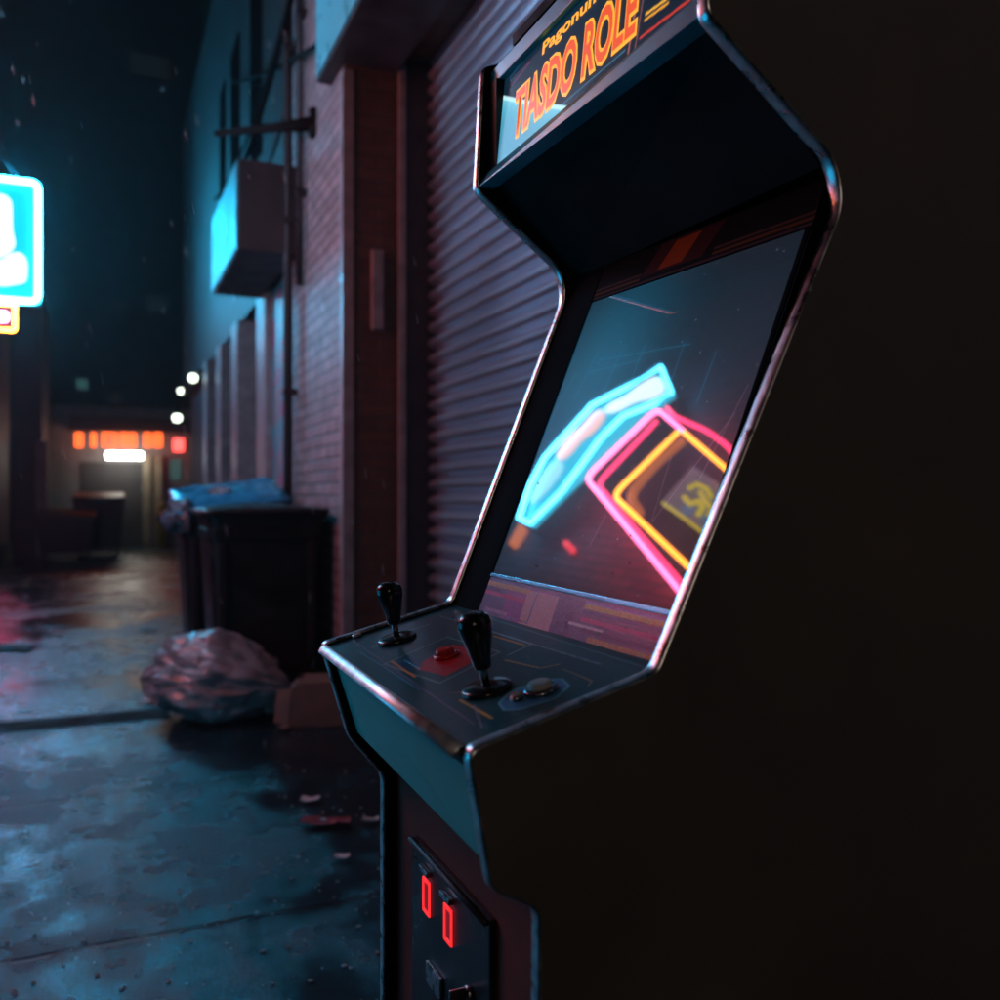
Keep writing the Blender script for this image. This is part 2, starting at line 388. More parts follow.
# ------------------------------------------------------------------ the arcade cabinet
UR = 0.8148; UL = UR + 0.64; TH = 0.018
cab = empty('arcade_cabinet', (0.8, (UR + UL) / 2, 0), 'black upright arcade cabinet with neon signs mirrored in its screen', 'arcade cabinet')
def prof(pixels, u):
    return [onY(px, py, u) for px, py in pixels]
XB = 1.30   # back of the cabinet
rp = prof([(707, 12), (836, 160), (843, 205), (657, 673), (469, 752), (492, 889), (540, 909)], UR)
lp = prof([(473, 193), (556, 272), (561, 300), (448, 602), (320, 643), (347, 734), (381, 772)], UL)
def full_profile(p, y):
    A, B1, B2, C_, D, E_, Fp = p
    top = Vector((A.x + 0.012, y, A.z + 0.212))
    pts = [Vector((XB, y, A.z + 0.30)), Vector((top.x + 0.20, y, A.z + 0.30)), top, A, B1, B2, C_, D, E_, Fp, Vector((Fp.x, y, 0.0))]
    rad = [0, 0.03, 0.012, 0.014, 0.05, 0.05, 0.012, 0.012, 0.01, 0.014, 0]
    return fillet(pts, rad)
for nm, p, y0, y1 in (('side_panel', rp, UR, UR + TH), ('side_panel', lp, UL - TH, UL)):
    pr = full_profile(p, y0)
    poly = pr + [Vector((XB, y0, 0.0))]
    bm = bmesh.new()
    a = [bm.verts.new((q.x, y0, q.z)) for q in poly]; b = [bm.verts.new((q.x, y1, q.z)) for q in poly]
    fa_ = bm.faces.new(a); fb_ = bm.faces.new(b[::-1]); n = len(a)
    (fb_ if p is rp else fa_).material_index = 1
    for i in range(n): bm.faces.new((a[i], b[i], b[(i + 1) % n], a[(i + 1) % n]))
    sp_ = finish('side_panel', bm, [M['laminate'], M['black_satin']], cab)
    # rounded molding along the front edge
    bm = bmesh.new(); seg = 8; rings = []
    for i, q in enumerate(pr):
        t = (pr[min(i + 1, len(pr) - 1)] - pr[max(i - 1, 0)]).normalized()
        nrm = Vector((t.z, 0, -t.x))            # outward of the polygon
        if nrm.x > 0 and abs(nrm.x) > abs(nrm.z): nrm = -nrm
        ring = []
        for k in range(seg + 1):
            ang = math.pi * k / seg
            ring.append(bm.verts.new(Vector((q.x, (y0 + y1) / 2, q.z)) + Vector((0, 1, 0)) * ((TH / 2 + 0.0014) * math.cos(ang)) + nrm * (0.0036 * math.sin(ang) ** 0.7) - nrm * 0.001))
        rings.append(ring)
    for ra, rb in zip(rings, rings[1:]):
        for k in range(seg): bm.faces.new((ra[k], ra[k + 1], rb[k + 1], rb[k]))
    finish('edge_molding', bm, M['molding'], sp_, True)
YI0, YI1 = UR + TH, UL - TH          # clear inside width
def lr(i, dx=0.0, dz=0.0):           # left and right interior points of profile vertex i
    return Vector((lp[i].x + dx, YI1, lp[i].z + dz)), Vector((rp[i].x + dx, YI0, rp[i].z + dz))

# marquee ---------------------------------------------------------------
Al, Ar = lr(0); ml_p0 = onY(497, 166, YI1 - 0.004)
mz0 = ml_p0.z; mx0 = max(Al.x, Ar.x) + 0.006; msl = 0.10
MH = 0.150
mey = Vector((msl, 0, 1)).normalized(); mex = Vector((0, -1, 0))
mn = mex.cross(mey)
if mn.x > 0: mn = -mn
gl_ = onP(497, 166, Vector((mx0, YI1, mz0)), mn); mz0 = gl_.z; mx0 = gl_.x
mp0 = Vector((mx0, gl_.y, mz0)); MW = gl_.y - YI0
def mq(px, py):
    q = onP(px, py, mp0, mn) - mp0; return (q.dot(mex), q.dot(mey))
stripe_px = [((640, 47), (712, -6), srgb(255, 120, 40)), ((640, 38), (705, -12), srgb(200, 60, 50)), ((646, 14), (672, -5), srgb(240, 180, 60)), ((645, 20), (668, 3), srgb(235, 160, 50))]
bars = [((627, 60), (641, -25), srgb(150, 90, 90), 0.0022), ((634, 55), (647, -25), srgb(120, 75, 80), 0.0016)]
def marquee_fn(s, t):
    c = np.empty(s.shape + (3,)); c[:] = srgb(14, 38, 54)
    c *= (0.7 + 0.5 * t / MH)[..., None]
    def put(d, w, colr, k=1.0):
        m = np.clip((w - d) / 0.0008 + 0.5, 0, 1)[..., None] * k
        c[:] = c * (1 - m) + np.array(colr) * m
    for a, b, colr in stripe_px: put(dseg(s, t, mq(*a), mq(*b)), 0.0018, colr)
    for a, b, colr, w in bars: put(dseg(s, t, mq(*a), mq(*b)), w, colr)
    # blue rule under the lettering, thin magenta ticks at the left
    put(dseg(s, t, mq(560, 112), mq(628, 58)), 0.0014, srgb(120, 150, 170), 0.7)
    put(dseg(s, t, mq(556, 110), mq(625, 50)), 0.0010, srgb(60, 130, 160), 0.8)
    put(dseg(s, t, mq(512, 85), mq(530, 62)), 0.0018, srgb(110, 40, 90), 0.8)
    put(dseg(s, t, mq(510, 78), mq(527, 55)), 0.0012, srgb(40, 90, 130), 0.8)
    # reflection of the cyan sign, painted into the marquee's glowing lower corner
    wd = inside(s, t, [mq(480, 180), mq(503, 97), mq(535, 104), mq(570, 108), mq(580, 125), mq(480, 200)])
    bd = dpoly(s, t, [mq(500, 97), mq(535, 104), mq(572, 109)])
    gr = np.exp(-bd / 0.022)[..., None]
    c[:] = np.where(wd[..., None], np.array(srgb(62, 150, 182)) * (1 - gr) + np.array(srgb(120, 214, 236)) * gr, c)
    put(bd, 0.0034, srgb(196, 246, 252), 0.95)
    return c
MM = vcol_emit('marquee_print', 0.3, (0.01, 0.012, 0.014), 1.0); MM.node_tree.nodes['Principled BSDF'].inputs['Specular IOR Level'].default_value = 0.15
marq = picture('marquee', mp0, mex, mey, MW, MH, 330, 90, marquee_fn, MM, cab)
def letters(body, lpx, rpx, bpx, tpx, mats, name, out=0.004):
    """lettering fitted between traced corner points on the marquee plane"""
    (s0, t0) = mq(*lpx); (s1, t1) = mq(*rpx); tb = mq(*bpx)[1]; tt = mq(*tpx)[1]
    for li, (mat, offs, dz) in enumerate(mats):
        cu = bpy.data.curves.new('lettering', 'FONT'); cu.body = body; cu.offset = offs; cu.resolution_u = 3
        cu.space_character = 1.0
        tmp = bpy.data.objects.new('tmp_text', cu); COL.objects.link(tmp)
        dg = bpy.context.evaluated_depsgraph_get(); me = bpy.data.meshes.new_from_object(tmp.evaluated_get(dg))
        bpy.data.objects.remove(tmp); bpy.data.curves.remove(cu)
        me.name = name
        if li == 0:
            xs = [v.co.x for v in me.vertices]; ys = [v.co.y for v in me.vertices]
            ref = (min(xs), max(xs), min(ys), max(ys))
        kx = (s1 - s0) / (ref[1] - ref[0]); ky = (tt - tb) / (ref[3] - ref[2])
        off = worldloc(cab)
        for v in me.vertices:
            s = s0 + (v.co.x - ref[0]) * kx; t = tb + (v.co.y - ref[2]) * ky
            v.co = mp0 + mex * s + mey * t + mn * (out * 0.25 + dz) - off
        me.materials.append(mat)
        o = bpy.data.objects.new(name, me); COL.objects.link(o)
        o.parent = marq; o.matrix_parent_inverse = Matrix.Identity(4)
LT_Y = em('lettering_yellow', srgb(255, 172, 48), 1.2); LT_R = em('lettering_orange', srgb(238, 86, 42), 1.0)
letters('TIASDO ROLE', (516, 100), (636, 45), (600, 68), (600, 9), [(LT_Y, 0.07, 0.0), (LT_R, 0.02, 0.0008)], 'lettering')
letters('Pagonum II', (543, 50), (617, -30), (560, 42), (560, 26), [(LT_Y, 0.03, 0.0)], 'lettering')
# retainers, marquee top board, hood underside
boxes('marquee_surround', [(mx0 - .001, mx0 + .03, gl_.y + .0005, YI1 - .0002, mz0, mz0 + MH)], M['inner'], cab)
ret_l0, ret_r0 = Vector((Al.x + 0.002, YI1, Al.z + 0.004)), Vector((Ar.x + 0.002, YI0, Ar.z + 0.004))
ret_l1, ret_r1 = Vector((mx0 - 0.003, YI1, mz0)), Vector((mx0 - 0.003, YI0, mz0))
RT = pm('marquee_retainer_metal', (0.05, 0.36, 0.46), 0.36, metal=0.2, rvar=0.08)
bm = bmesh.new(); hexa(bm, [ret_l0, ret_r0, ret_r0 + Vector((0.03, 0, 0.0)), ret_l0 + Vector((0.03, 0, 0))], [ret_l1, ret_r1, ret_r1 + Vector((0.02, 0, 0)), ret_l1 + Vector((0.02, 0, 0))])
finish('marquee_retainer', bm, RT, cab, bevel=0.0015)
mt = mp0 + mey * MH
boxes('marquee_retainer', [(mt.x - 0.012, mt.x + 0.02, YI0, YI1, mt.z, mt.z + 0.026)], RT, cab, bevel=0.002)
boxes('top_board', [(mt.x + 0.03, XB - 0.01, YI0, YI1, Al.z + 0.262, Al.z + 0.28)], M['inner'], cab)
boxes('back_board', [(XB - 0.03, XB - 0.012, YI0, YI1, 0.02, Al.z + 0.262)], M['inner'], cab)

# screen plane -----------------------------------------------------------
REC = 0.006
cm = lp[3]; bmid = (lp[3] + lp[2]) / 2; mr_ = (rp[3] + rp[2]) / 2
sey = (lp[2] - lp[3]).normalized(); sex = mr_ - bmid; sex = (sex - sey * sex.dot(sey)).normalized(); sn = sex.cross(sey)
if sn.x > 0: sn = -sn
rec_ = REC
pl0 = cm - sn * rec_
s_bl = onP(486, 572, pl0, sn); s_tl = onP(601, 300, pl0, sn)
sp0 = Vector((s_bl.x, min(YI1 - .01, (s_bl.y + s_tl.y) / 2), s_bl.z)); SH = (s_tl - s_bl).dot(sey); SW = (sp0.y - YI0 - .004) / abs(sex.y)
GAP = YI1 - sp0.y
def sq(px, py):
    q = onP(px, py, sp0, sn) - sp0; return (q.dot(sex), q.dot(sey))
def SQ(l): return [sq(*p) for p in l]
def screen_fn(s, t):
    k = 0.0013                                  # metres per picture pixel on the glass, about
    c = np.empty(s.shape + (3,))
    c[:] = srgb(17, 23, 31)
    def blob(px, py, r, colr, amp=1.0):
        a, b = sq(px, py); c[:] += amp * np.exp(-((s - a) ** 2 + (t - b) ** 2) / (r * r))[..., None] * np.array(colr)
    def line(pts, w, core, halo, hw=0.013, amp=1.0, closed=False, ha=0.38):
        d = dpoly(s, t, SQ(pts), closed)
        m = np.exp(-(d / w) ** 4)[..., None] * amp
        h = (np.exp(-(d / hw)) * ha)[..., None] * amp
        c[:] = c * (1 - np.clip(m, 0, 1)) + np.array(core) * m
        c[:] += h * np.array(halo)
        return d
    blob(605, 355, 0.15, srgb(0, 74, 98)); blob(560, 440, 0.13, srgb(0, 54, 78)); blob(735, 350, 0.16, srgb(20, 28, 38))  # slate base and teal blobs paint the reflected haze glow into the emission
    # faint teal reflection lines, painted into the screen's emission
    for a, b in (((598, 352), (575, 398)), ((622, 350), (600, 400)), ((645, 345), (625, 395)), ((684, 344), (664, 402)), ((600, 360), (690, 344)), ((590, 372), (640, 360)), ((540, 440), (575, 375)), ((716, 352), (697, 402))):
        line([a, b], 0.0011, srgb(20, 110, 140), srgb(0, 90, 130), 0.006, 0.22)
    for a, b in (((748, 385), (700, 478)), ((735, 413), (652, 522)), ((671, 457), (652, 520)), ((640, 425), (618, 470)), ((606, 515), (590, 545))):
        line([a, b], 0.0008, srgb(120, 100, 120), srgb(60, 30, 60), 0.004, 0.22)
    # water specks on the glass
    rs = np.random.RandomState(5)
    for _ in range(60):
        a, b = rs.uniform(0.02, SW), rs.uniform(0, SH); m = np.exp(-((s - a) ** 2 + (t - b) ** 2) / (rs.uniform(0.0006, 0.0013) ** 2))[..., None]
        c[:] += m * np.array(srgb(110, 130, 140)) * rs.uniform(0.1, 0.7)
    return c
SM = vcol_emit('screen_glass', 0.022)
sb_ = SM.node_tree.nodes['Principled BSDF']; sb_.inputs['Coat Weight'].default_value = 0.12; sb_.inputs['Coat Roughness'].default_value = 0.32
scr = picture('screen', sp0, sex, sey, SW, SH, 440, 460, screen_fn, SM, cab)
# dark bezel strips left/right of the glass, top and bottom rails
def splane(s, t, d=0.0): return sp0 + sex * s + sey * t + sn * d
def strip(name, s0, s1, t0, t1, d, th, mat, bev=0.0):
    bm = bmesh.new()
    hexa(bm, [splane(s0, t0, d - th), splane(s1, t0, d - th), splane(s1, t1, d - th), splane(s0, t1, d - th)], [splane(s0, t0, d), splane(s1, t0, d), splane(s1, t1, d), splane(s0, t1, d)])
    return finish(name, bm, mat, cab, bevel=bev)
strip('screen_rail', 0, SW, -0.006, 0.0, 0.003, 0.012, pm('blue_rail_metal', (0.10, 0.45, 0.62), 0.25, metal=0.7, rvar=0.05), 0.001)
strip('screen_surround', -GAP + .0003, -.0005, -.12, SH + .09, 0.002, 0.015, M['black_satin'], 0)
strip('screen_surround', SW - 0.008, SW - .0003, 0.0005, SH, 0.003, 0.015, M['black_satin'], 0)
# upper bezel with worn orange print
UBH = 0.070
def ub_fn(s, t):
    c = np.empty(s.shape + (3,)); c[:] = (0.010, 0.010, 0.011)
    def put(m, colr): c[:] = c * (1 - m[..., None]) + np.array(colr) * m[..., None]
    for tt, cc in ((0.012, (0.26, 0.08, 0.03)), (0.020, (0.16, 0.06, 0.05))):
        put(np.clip((0.0022 - np.abs(t - tt)) / 0.001 + 0.5, 0, 1) * ((s < SW * .27) | (s > SW * .62)), cc)
    put(np.clip((0.0015 - np.abs(t - 0.004)) / 0.001 + 0.5, 0, 1), (0.16, 0.07, 0.08))
    put((np.abs(s - SW * .44 - (t - .03) * .6) < 0.075).astype(float) * (t > 0.014) * (t < 0.066), (0.12, 0.020, 0.022))
    put((np.abs(s - SW * .43 - (t - .03) * .6) < 0.030).astype(float) * (t > 0.018) * (t < 0.062), (0.75, 0.10, 0.015))
    return c * 0.45
ubm = vcol_base('upper_bezel_print', 0.8, coat=0.0); ubm.node_tree.nodes['Principled BSDF'].inputs['Specular IOR Level'].default_value = 0.05
ub0 = splane(0, SH + 0.001, 0.001)
picture('upper_bezel', ub0, sex, sey, SW, UBH, 200, 50, ub_fn, ubm, cab)
# hood: from behind the marquee back to the head of the screen
hb = splane(0, SH + UBH, 0.001)
bm = bmesh.new(); slab_q = [Vector((ret_l0.x + 0.028, YI1, ret_l0.z + 0.006)), Vector((ret_r0.x + 0.028, YI0, ret_r0.z + 0.006)), Vector((hb.x, YI0, hb.z)), Vector((hb.x, YI1, hb.z))]
hexa(bm, slab_q, [q + Vector((0.004, 0, 0.02)) for q in slab_q]); finish('hood', bm, M['inner'], cab)
# lower bezel (printed, under the glass)
b_bl = onP(469, 607, pl0, sn)
LBH = (sp0 - b_bl).dot(sey) + 0.010
def lb_fn(s, t):
    c = np.empty(s.shape + (3,)); c[:] = srgb(98, 80, 116)
    rs = np.random.RandomState(2)
    T = LBH
    def rect(s0, s1, t0, t1, colr, k=1.0, sk=0.0):
        ss = s - sk * (t - T / 2)
        m = np.clip((ss - s0) / 0.0012 + .5, 0, 1) * np.clip((s1 - ss) / 0.0012 + .5, 0, 1) * np.clip((t - t0) / 0.0012 + .5, 0, 1) * np.clip((t1 - t) / 0.0012 + .5, 0, 1) * k
        c[:] = c * (1 - m[..., None]) + np.array(colr) * m[..., None]
    for k in range(40):   # scuffed print
        a, b = rs.uniform(0, SW), rs.uniform(0, T); rect(a, a + rs.uniform(.005, .04), b, b + rs.uniform(.001, .004), np.array(srgb(120, 100, 130)) * rs.uniform(.5, 1.2), 0.35)
    g0, g1 = SW * .255, SW * .46
    rect(g0 - 0.050, g1, T * .10, T * .93, srgb(150, 70, 140), 0.9, -0.25); rect(g0 + .012, g1, T * .12, T * .90, (0.80, 0.30, 0.33), 1, -0.05)
    rect(g0 + .03, g1 - 0.06, T * .14, T * .34, (0.62, 0.26, 0.20), 0.6)
    for s0, s1, tc_, w, colr in ((0.0, .145, .86, .004, (205, 140, 100)), (0.0, .14, .66, .003, (220, 70, 120)), (.02, .10, .30, .0025, (170, 120, 150)),
                                  (SW * .60, SW, .86, .0045, (214, 165, 92)), (SW * .60, SW, .92, .002, (110, 110, 180)), (SW * .60, SW, .60, .003, (210, 70, 120)), (SW * .55, SW * .72, .48, .0018, (220, 190, 200)),
                                  (SW * .66, SW, .28, .0035, (190, 130, 80)), (SW * .66, SW, .16, .0025, (190, 70, 120)), (SW * .60, SW, .74, .0020, (70, 60, 110)), (SW * .62, SW, .42, .003, (60, 50, 90))):
        rect(s0, s1, T * tc_ - w, T * tc_ + w, srgb(*colr))
    for s0, s1, t0, t1 in ((.005, .168, .24, .26), (.005, .168, .93, .95), (.166, .169, .24, .95)): rect(s0, s1, T * t0, T * t1, srgb(90, 110, 150))
    rect(0, SW, 0, T * .08, srgb(170, 110, 150), .7)
    sp = rs.rand(*s.shape); sp = sp * sp * sp; c *= (1.0 + 1.3 * sp)[..., None]; c = np.minimum(c, 0.8)
    return c
lbm = vcol_base('lower_bezel_print', 0.28, coat=0.5, bump=0.15)
lb0 = splane(0, -0.006 - LBH, 0.001)
picture('lower_bezel', lb0, sex, sey, SW, LBH, 420, 64, lb_fn, lbm, cab)

# control panel ----------------------------------------------------------
inset = 0.004
Cl, Cr = lr(3); Dl, Dr = lr(4); El, Er = lr(5); Fl, Fr = lr(6)
cp_n = (Dl - Cl).cross(Cr - Cl).normalized()
if cp_n.z < 0: cp_n = -cp_n
cpo = Cl - cp_n * inset
cex = (Cr - Cl); CWd = cex.length; cex.normalize(); cey = (Dl - Cl); cey = (cey - cex * cey.dot(cex)); CHt = cey.length; cey.normalize()
cp_n = cey.cross(cex)
if cp_n.z < 0: cp_n = -cp_n
def cq(px, py):
    q = onP(px, py, cpo, cp_n); q = q - cpo; return (q.dot(cex), q.dot(cey))
def cw(px, py, h=0.0): return onP(px, py, cpo, cp_n) + cp_n * h
back = 0.035
def cp_fn(s, t):
    c = np.empty(s.shape + (3,)); c[:] = (0.012, 0.095, 0.12)
    rs = np.random.RandomState(9)
    def put(d, w, colr, k=1.0):
        m = np.clip((w * 1.25 - d) / 0.0007 + .5, 0, 1)[..., None] * k; c[:] = c * (1 - m) + np.minimum(np.array(colr) * 1.7, .85) * m
    def pl(pts, w, colr, k=1.0, closed=False): put(dpoly(s, t + 0 * s, [cq(*p) for p in pts], closed), w, colr, k)
    def area(pts, colr, k=1.0):
        m = inside(s, t, [cq(*p) for p in pts])[..., None] * k; c[:] = c * (1 - m) + np.array(colr) * m
    area([(372, 634), (440, 614), (470, 628), (405, 652)], srgb(62, 88, 100), .6)
    area([(412, 668), (452, 644), (492, 652), (446, 676)], srgb(205, 18, 30), .95)
    area([(394, 664), (412, 656), (424, 664), (408, 673)], srgb(40, 84, 120), .9)
    pl([(384, 664), (447, 637), (500, 652), (440, 683)], 0.0012, srgb(120, 150, 150), .8, True)
    pl([(391, 661), (415, 677)], 0.0016, srgb(200, 120, 60)); pl([(404, 660), (420, 669)], 0.0010, srgb(70, 150, 180))
    area([(492, 640), (512, 634), (530, 643), (508, 650)], srgb(30, 110, 130), .6)
    pl([(493, 632), (532, 644), (508, 655)], 0.0012, srgb(150, 160, 150), .8); pl([(494, 636), (524, 645)], 0.0014, srgb(200, 130, 60))
    pl([(460, 700), (492, 718)], 0.0014, srgb(210, 140, 50)); pl([(452, 693), (470, 691)], 0.0010, srgb(160, 70, 60), .8)
    pl([(500, 726), (600, 690)], 0.0008, srgb(80, 110, 120), .7); pl([(563, 669), (592, 681), (588, 686)], 0.0008, srgb(140, 120, 90), .9)
    pl([(470, 612), (660, 672)], 0.0012, srgb(60, 130, 140), .7); pl([(352, 640), (474, 724)], 0.0010, srgb(120, 100, 140), .7)
    pl([(474, 705), (482, 728)], 0.0012, srgb(120, 130, 150), .6)
    ov = [(499, 703), (510, 692), (540, 680), (562, 679), (569, 686), (556, 698), (520, 709), (504, 710)]
    area(ov, srgb(60, 140, 190), .95); pl(ov, 0.0012, srgb(90, 170, 200), .9, True)
    pl([(372, 648), (398, 634), (430, 624)], 0.0012, srgb(150, 150, 160), .7); pl([(440, 616), (470, 624), (520, 640), (600, 664)], 0.0009, srgb(120, 150, 160), .7); pl([(505, 660), (540, 668), (560, 664)], 0.001, srgb(200, 140, 70), .8); pl([(360, 652), (420, 690)], 0.001, srgb(70, 130, 160), .8)
    for _ in range(110):
        a = (rs.uniform(0, CWd), rs.uniform(0, CHt)); ang = rs.uniform(0, 6.3); L = rs.uniform(.004, .03)
        put(dseg(s, t, a, (a[0] + L * math.cos(ang), a[1] + L * math.sin(ang))), 0.0003, srgb(120, 140, 145), rs.uniform(.1, .5))
    return c
cpm = vcol_base('control_panel_overlay', 0.32, coat=0.25, bump=0.08, bscale=200)
bm = bmesh.new()
top4 = [cpo - cey * back, cpo + cex * CWd - cey * back, cpo + cex * CWd + cey * CHt, cpo + cey * CHt]
hexa(bm, [q - cp_n * 0.018 for q in top4], [q - cp_n * 0.001 for q in top4])
panel = finish('control_panel', bm, M['inner'], cab)
picture('overlay', cpo - cey * back, cex, cey, CWd, CHt + back, 420, 190, lambda s, t: cp_fn(s, t - back), cpm, panel)
# front nose trim
nl = cpo + cey * CHt; nr = nl + cex * CWd
bm = bmesh.new(); nrm_ = Vector((-.66, 0, .751)); tan_ = Vector((-.751, 0, -.66)); rr_ = []
for e_ in (nl + cey * .001 - cp_n * .003, nr + cey * .001 - cp_n * .003):
    rr_.append([bm.verts.new(e_ + tan_ * (.0088 * math.cos(2 * math.pi * k / 20)) + nrm_ * (.0042 * math.sin(2 * math.pi * k / 20))) for k in range(20)])
for k in range(20): bm.faces.new((rr_[0][k], rr_[0][(k + 1) % 20], rr_[1][(k + 1) % 20], rr_[1][k]))
bm.faces.new(rr_[0][::-1]); bm.faces.new(rr_[1]); finish('nose_trim', bm, M['chrome'], cab, True)
# box front under the nose
bl_, br_ = nl - cp_n * 0.012, nr - cp_n * 0.012
e_l, e_r = Vector((El.x + 0.012, YI1, El.z + 0.006)), Vector((Er.x + 0.012, YI0, Er.z + 0.006))
bm = bmesh.new(); q = [bl_ + Vector((0.012, 0, 0)), br_ + Vector((0.012, 0, 0)), e_r, e_l]
hexa(bm, [p + Vector((0.02, 0, 0.0)) for p in q], q); finish('control_box_front', bm, M['teal_board'], cab, bevel=0.0015)
f_l, f_r = Vector((Fl.x + 0.02, YI1, Fl.z)), Vector((Fr.x + 0.02, YI0, Fr.z))
bm = bmesh.new(); q = [e_l + Vector((0.001, 0, 0)), e_r + Vector((0.001, 0, 0)), f_r, f_l]
hexa(bm, [p + Vector((0.003, 0, 0.018)) for p in q], q); finish('control_box_floor', bm, M['inner'], cab)
# joysticks
def joystick(bpx, tip_px, H=0.088):
    base = cw(*bpx)
    d = ray(*tip_px); # lean so that the tip passes through the traced point
    n = cp_n
    # point on the tip ray closest to base + n*H
    tgt = base + n * H; tt = (tgt - EYE).dot(d) / d.dot(d); tip = EYE + d * tt
    ax = (tip - base).normalized(); L = (tip - base).length
    js = empty('joystick', base - worldloc(cab)); js.parent = cab
    bm = bmesh.new(); lathe(bm, [(0, 0.0001), (0.030, 0.0002), (0.031, 0.003), (0.027, 0.006), (0.012, 0.0075), (0, 0.0078)], base, n, 28); finish('dust_washer', bm, M['black_plastic'], js, True)
    bm = bmesh.new(); lathe(bm, [(0.0052, 0.004), (0.0052, L * 0.42)], base, ax, 14); finish('shaft', bm, M['steel'], js, True)
    bm = bmesh.new(); k = L
    lathe(bm, [(0.0085, k * .28), (0.0105, k * .30), (0.0120, k * .42), (0.0160, k * .60), (0.0198, k * .77), (0.0206, k * .85), (0.0185, k * .93), (0.012, k * .985), (0, k)], base, ax, 24)
    finish('handle', bm, M['black_plastic'], js, True)
    return js
j1 = joystick((487, 690), (472, 612), 0.092); j2 = joystick((397, 640), (388, 582), 0.092)
for j, txt in ((j1, None), (j2, None)): pass
def button(px, py, r, mat, ring, name='push_button', hgt=0.011):
    b0 = cw(px, py); n = cp_n
    bm = bmesh.new(); lathe(bm, [(0, 0.0002), (r * 1.45, 0.0002), (r * 1.45, 0.003), (r * 1.2, 0.0055), (r * 1.02, 0.005), (r * 1.02, 0.003)], b0, n, 28); rg = finish(name, bm, ring, cab, True)
    bm = bmesh.new(); lathe(bm, [(r, 0.001), (r, hgt * .8), (r * .9, hgt), (r * .5, hgt * .95), (0, hgt * .9)], b0, n, 28); cp_ = finish('plunger', bm, mat, rg, True)
    return rg
button(446, 656, 0.0130, M['red_plastic'], M['red_plastic'])['label'] = 'red push button'
button(541, 691, 0.0140, M['white_plastic'], M['steel'])['label'] = 'large silver push button'
button(517, 699, 0.0055, M['white_plastic'], M['steel'], hgt=0.007)['label'] = 'small silver push button'
button(357, 637, 0.0055, M['white_plastic'], M['steel'], hgt=0.006)['label'] = 'small silver push button'

bm = bmesh.new(); rd = random.Random(3)
for _ in range(300):
    w_ = rd.random()
    if w_ < .5: p_ = splane(rd.uniform(.0, SW), rd.uniform(-.006 - LBH + .004, -.008), .0012); n_ = sn
    elif w_ < .97: p_ = cpo + cex * rd.uniform(.01, CWd - .01) + cey * rd.uniform(.0, CHt - .01); n_ = cp_n
    else: p_ = splane(rd.uniform(.0, SW), rd.uniform(.0, SH * .4), .0006); n_ = sn
    r_ = rd.choice((.0005, .0007, .0009, .0011, .0016)); m_ = Matrix.Translation(p_) @ n_.to_track_quat('Z', 'Y').to_matrix().to_4x4() @ Matrix.Diagonal((r_, r_ * rd.uniform(.9, 1.4), r_ * .7, 1))
    bmesh.ops.create_icosphere(bm, subdivisions=2, radius=1.0, matrix=m_)
dm_ = pm('clear_droplet', (.9, .92, .93), .05, spec=.6, rvar=.02); dm_.node_tree.nodes['Principled BSDF'].inputs['Transmission Weight'].default_value = 1.0; dm_.node_tree.nodes['Principled BSDF'].inputs['IOR'].default_value = 1.33
dp_ = finish('water_droplets', bm, dm_, cab, True); dp_['kind'] = 'stuff'
# lower front: kick panel and coin door ------------------------------------
KX = max(Fl.x, Fr.x) + 0.022
zt = max(Fl.z, Fr.z) + 0.016
bm = bmesh.new(); hexa(bm, [Vector((KX, YI0, 0)), Vector((KX, YI1, 0)), Vector((KX + 0.018, YI1, 0)), Vector((KX + 0.018, YI0, 0))],
                       [Vector((KX, YI0, Fr.z + .002)), Vector((KX, YI1, Fl.z + .002)), Vector((KX + 0.018, YI1, Fl.z + .004)), Vector((KX + 0.018, YI0, Fr.z + .004))])
finish('kick_panel', bm, M['brown_board'], cab)
def kq(px, py): return onX(px, py, KX)
cd_l = kq(418, 835); cd_r = kq(497, 905)
yl, yr = cd_l.y, cd_r.y; ctop = min(cd_l.z, kq(487, 902).z + 0.01)
door = boxes('coin_door', [(KX - 0.010, KX - 0.0005, yr, yl, 0.16, ctop)], M['steel_black'], cab, bevel=0.003)
tubes('door_rail', [([Vector((KX - 0.013, yl, ctop - .004)), Vector((KX - 0.013, yr + 0.004, ctop - .004))], 0.0042)], M['dark_steel'], door)
ZC = [kq(434, 895), kq(456, 923)]
for q in ZC:
    y, z = q.y, q.z; w, h = 0.029, 0.050; dx = KX - 0.0105
    b_ = .0045; y0_, y1_, z0_, z1_ = y - w / 2, y + w / 2, z - h / 2, z + h / 2
    fr = boxes('coin_slot', [(dx - .003, dx - .0002, y0_, y1_, z1_ - b_, z1_), (dx - .003, dx - .0002, y0_, y1_, z0_, z0_ + b_), (dx - .003, dx - .0002, y1_ - b_, y1_, z0_ + b_ + .0002, z1_ - b_ - .0002), (dx - .003, dx - .0002, y0_, y0_ + b_ * .6, z0_ + b_ + .0002, z1_ - b_ - .0002)], M['coin_red'], door)
    boxes('coin_window', [(dx - .0012, dx - .0003, y0_ + b_ * .6 + .0002, y1_ - b_ - .0002, z0_ + b_ + .0002, z1_ - b_ - .0002)], M['coin_red_dim'], fr)
    boxes('coin_bezel', [(dx - 0.009, dx - .0002, y - w / 2 - .006, y + w / 2 + .002, z + h / 2 + 0.010, z + h / 2 + 0.018)], M['steel'], door, bevel=0.002)
rf = kq(443, 980); boxes('reject_flap', [(KX - 0.0165, KX - .0102, rf.y - .03, rf.y + .03, rf.z - .012, rf.z + .018)], M['steel'], door, bevel=0.002)
lk = kq(478, 992); bm = bmesh.new(); lathe(bm, [(0.011, 0), (0.011, .006), (0.008, .008), (0, .008)], Vector((KX - .0102, lk.y, lk.z)), Vector((-1, 0, 0)), 20)
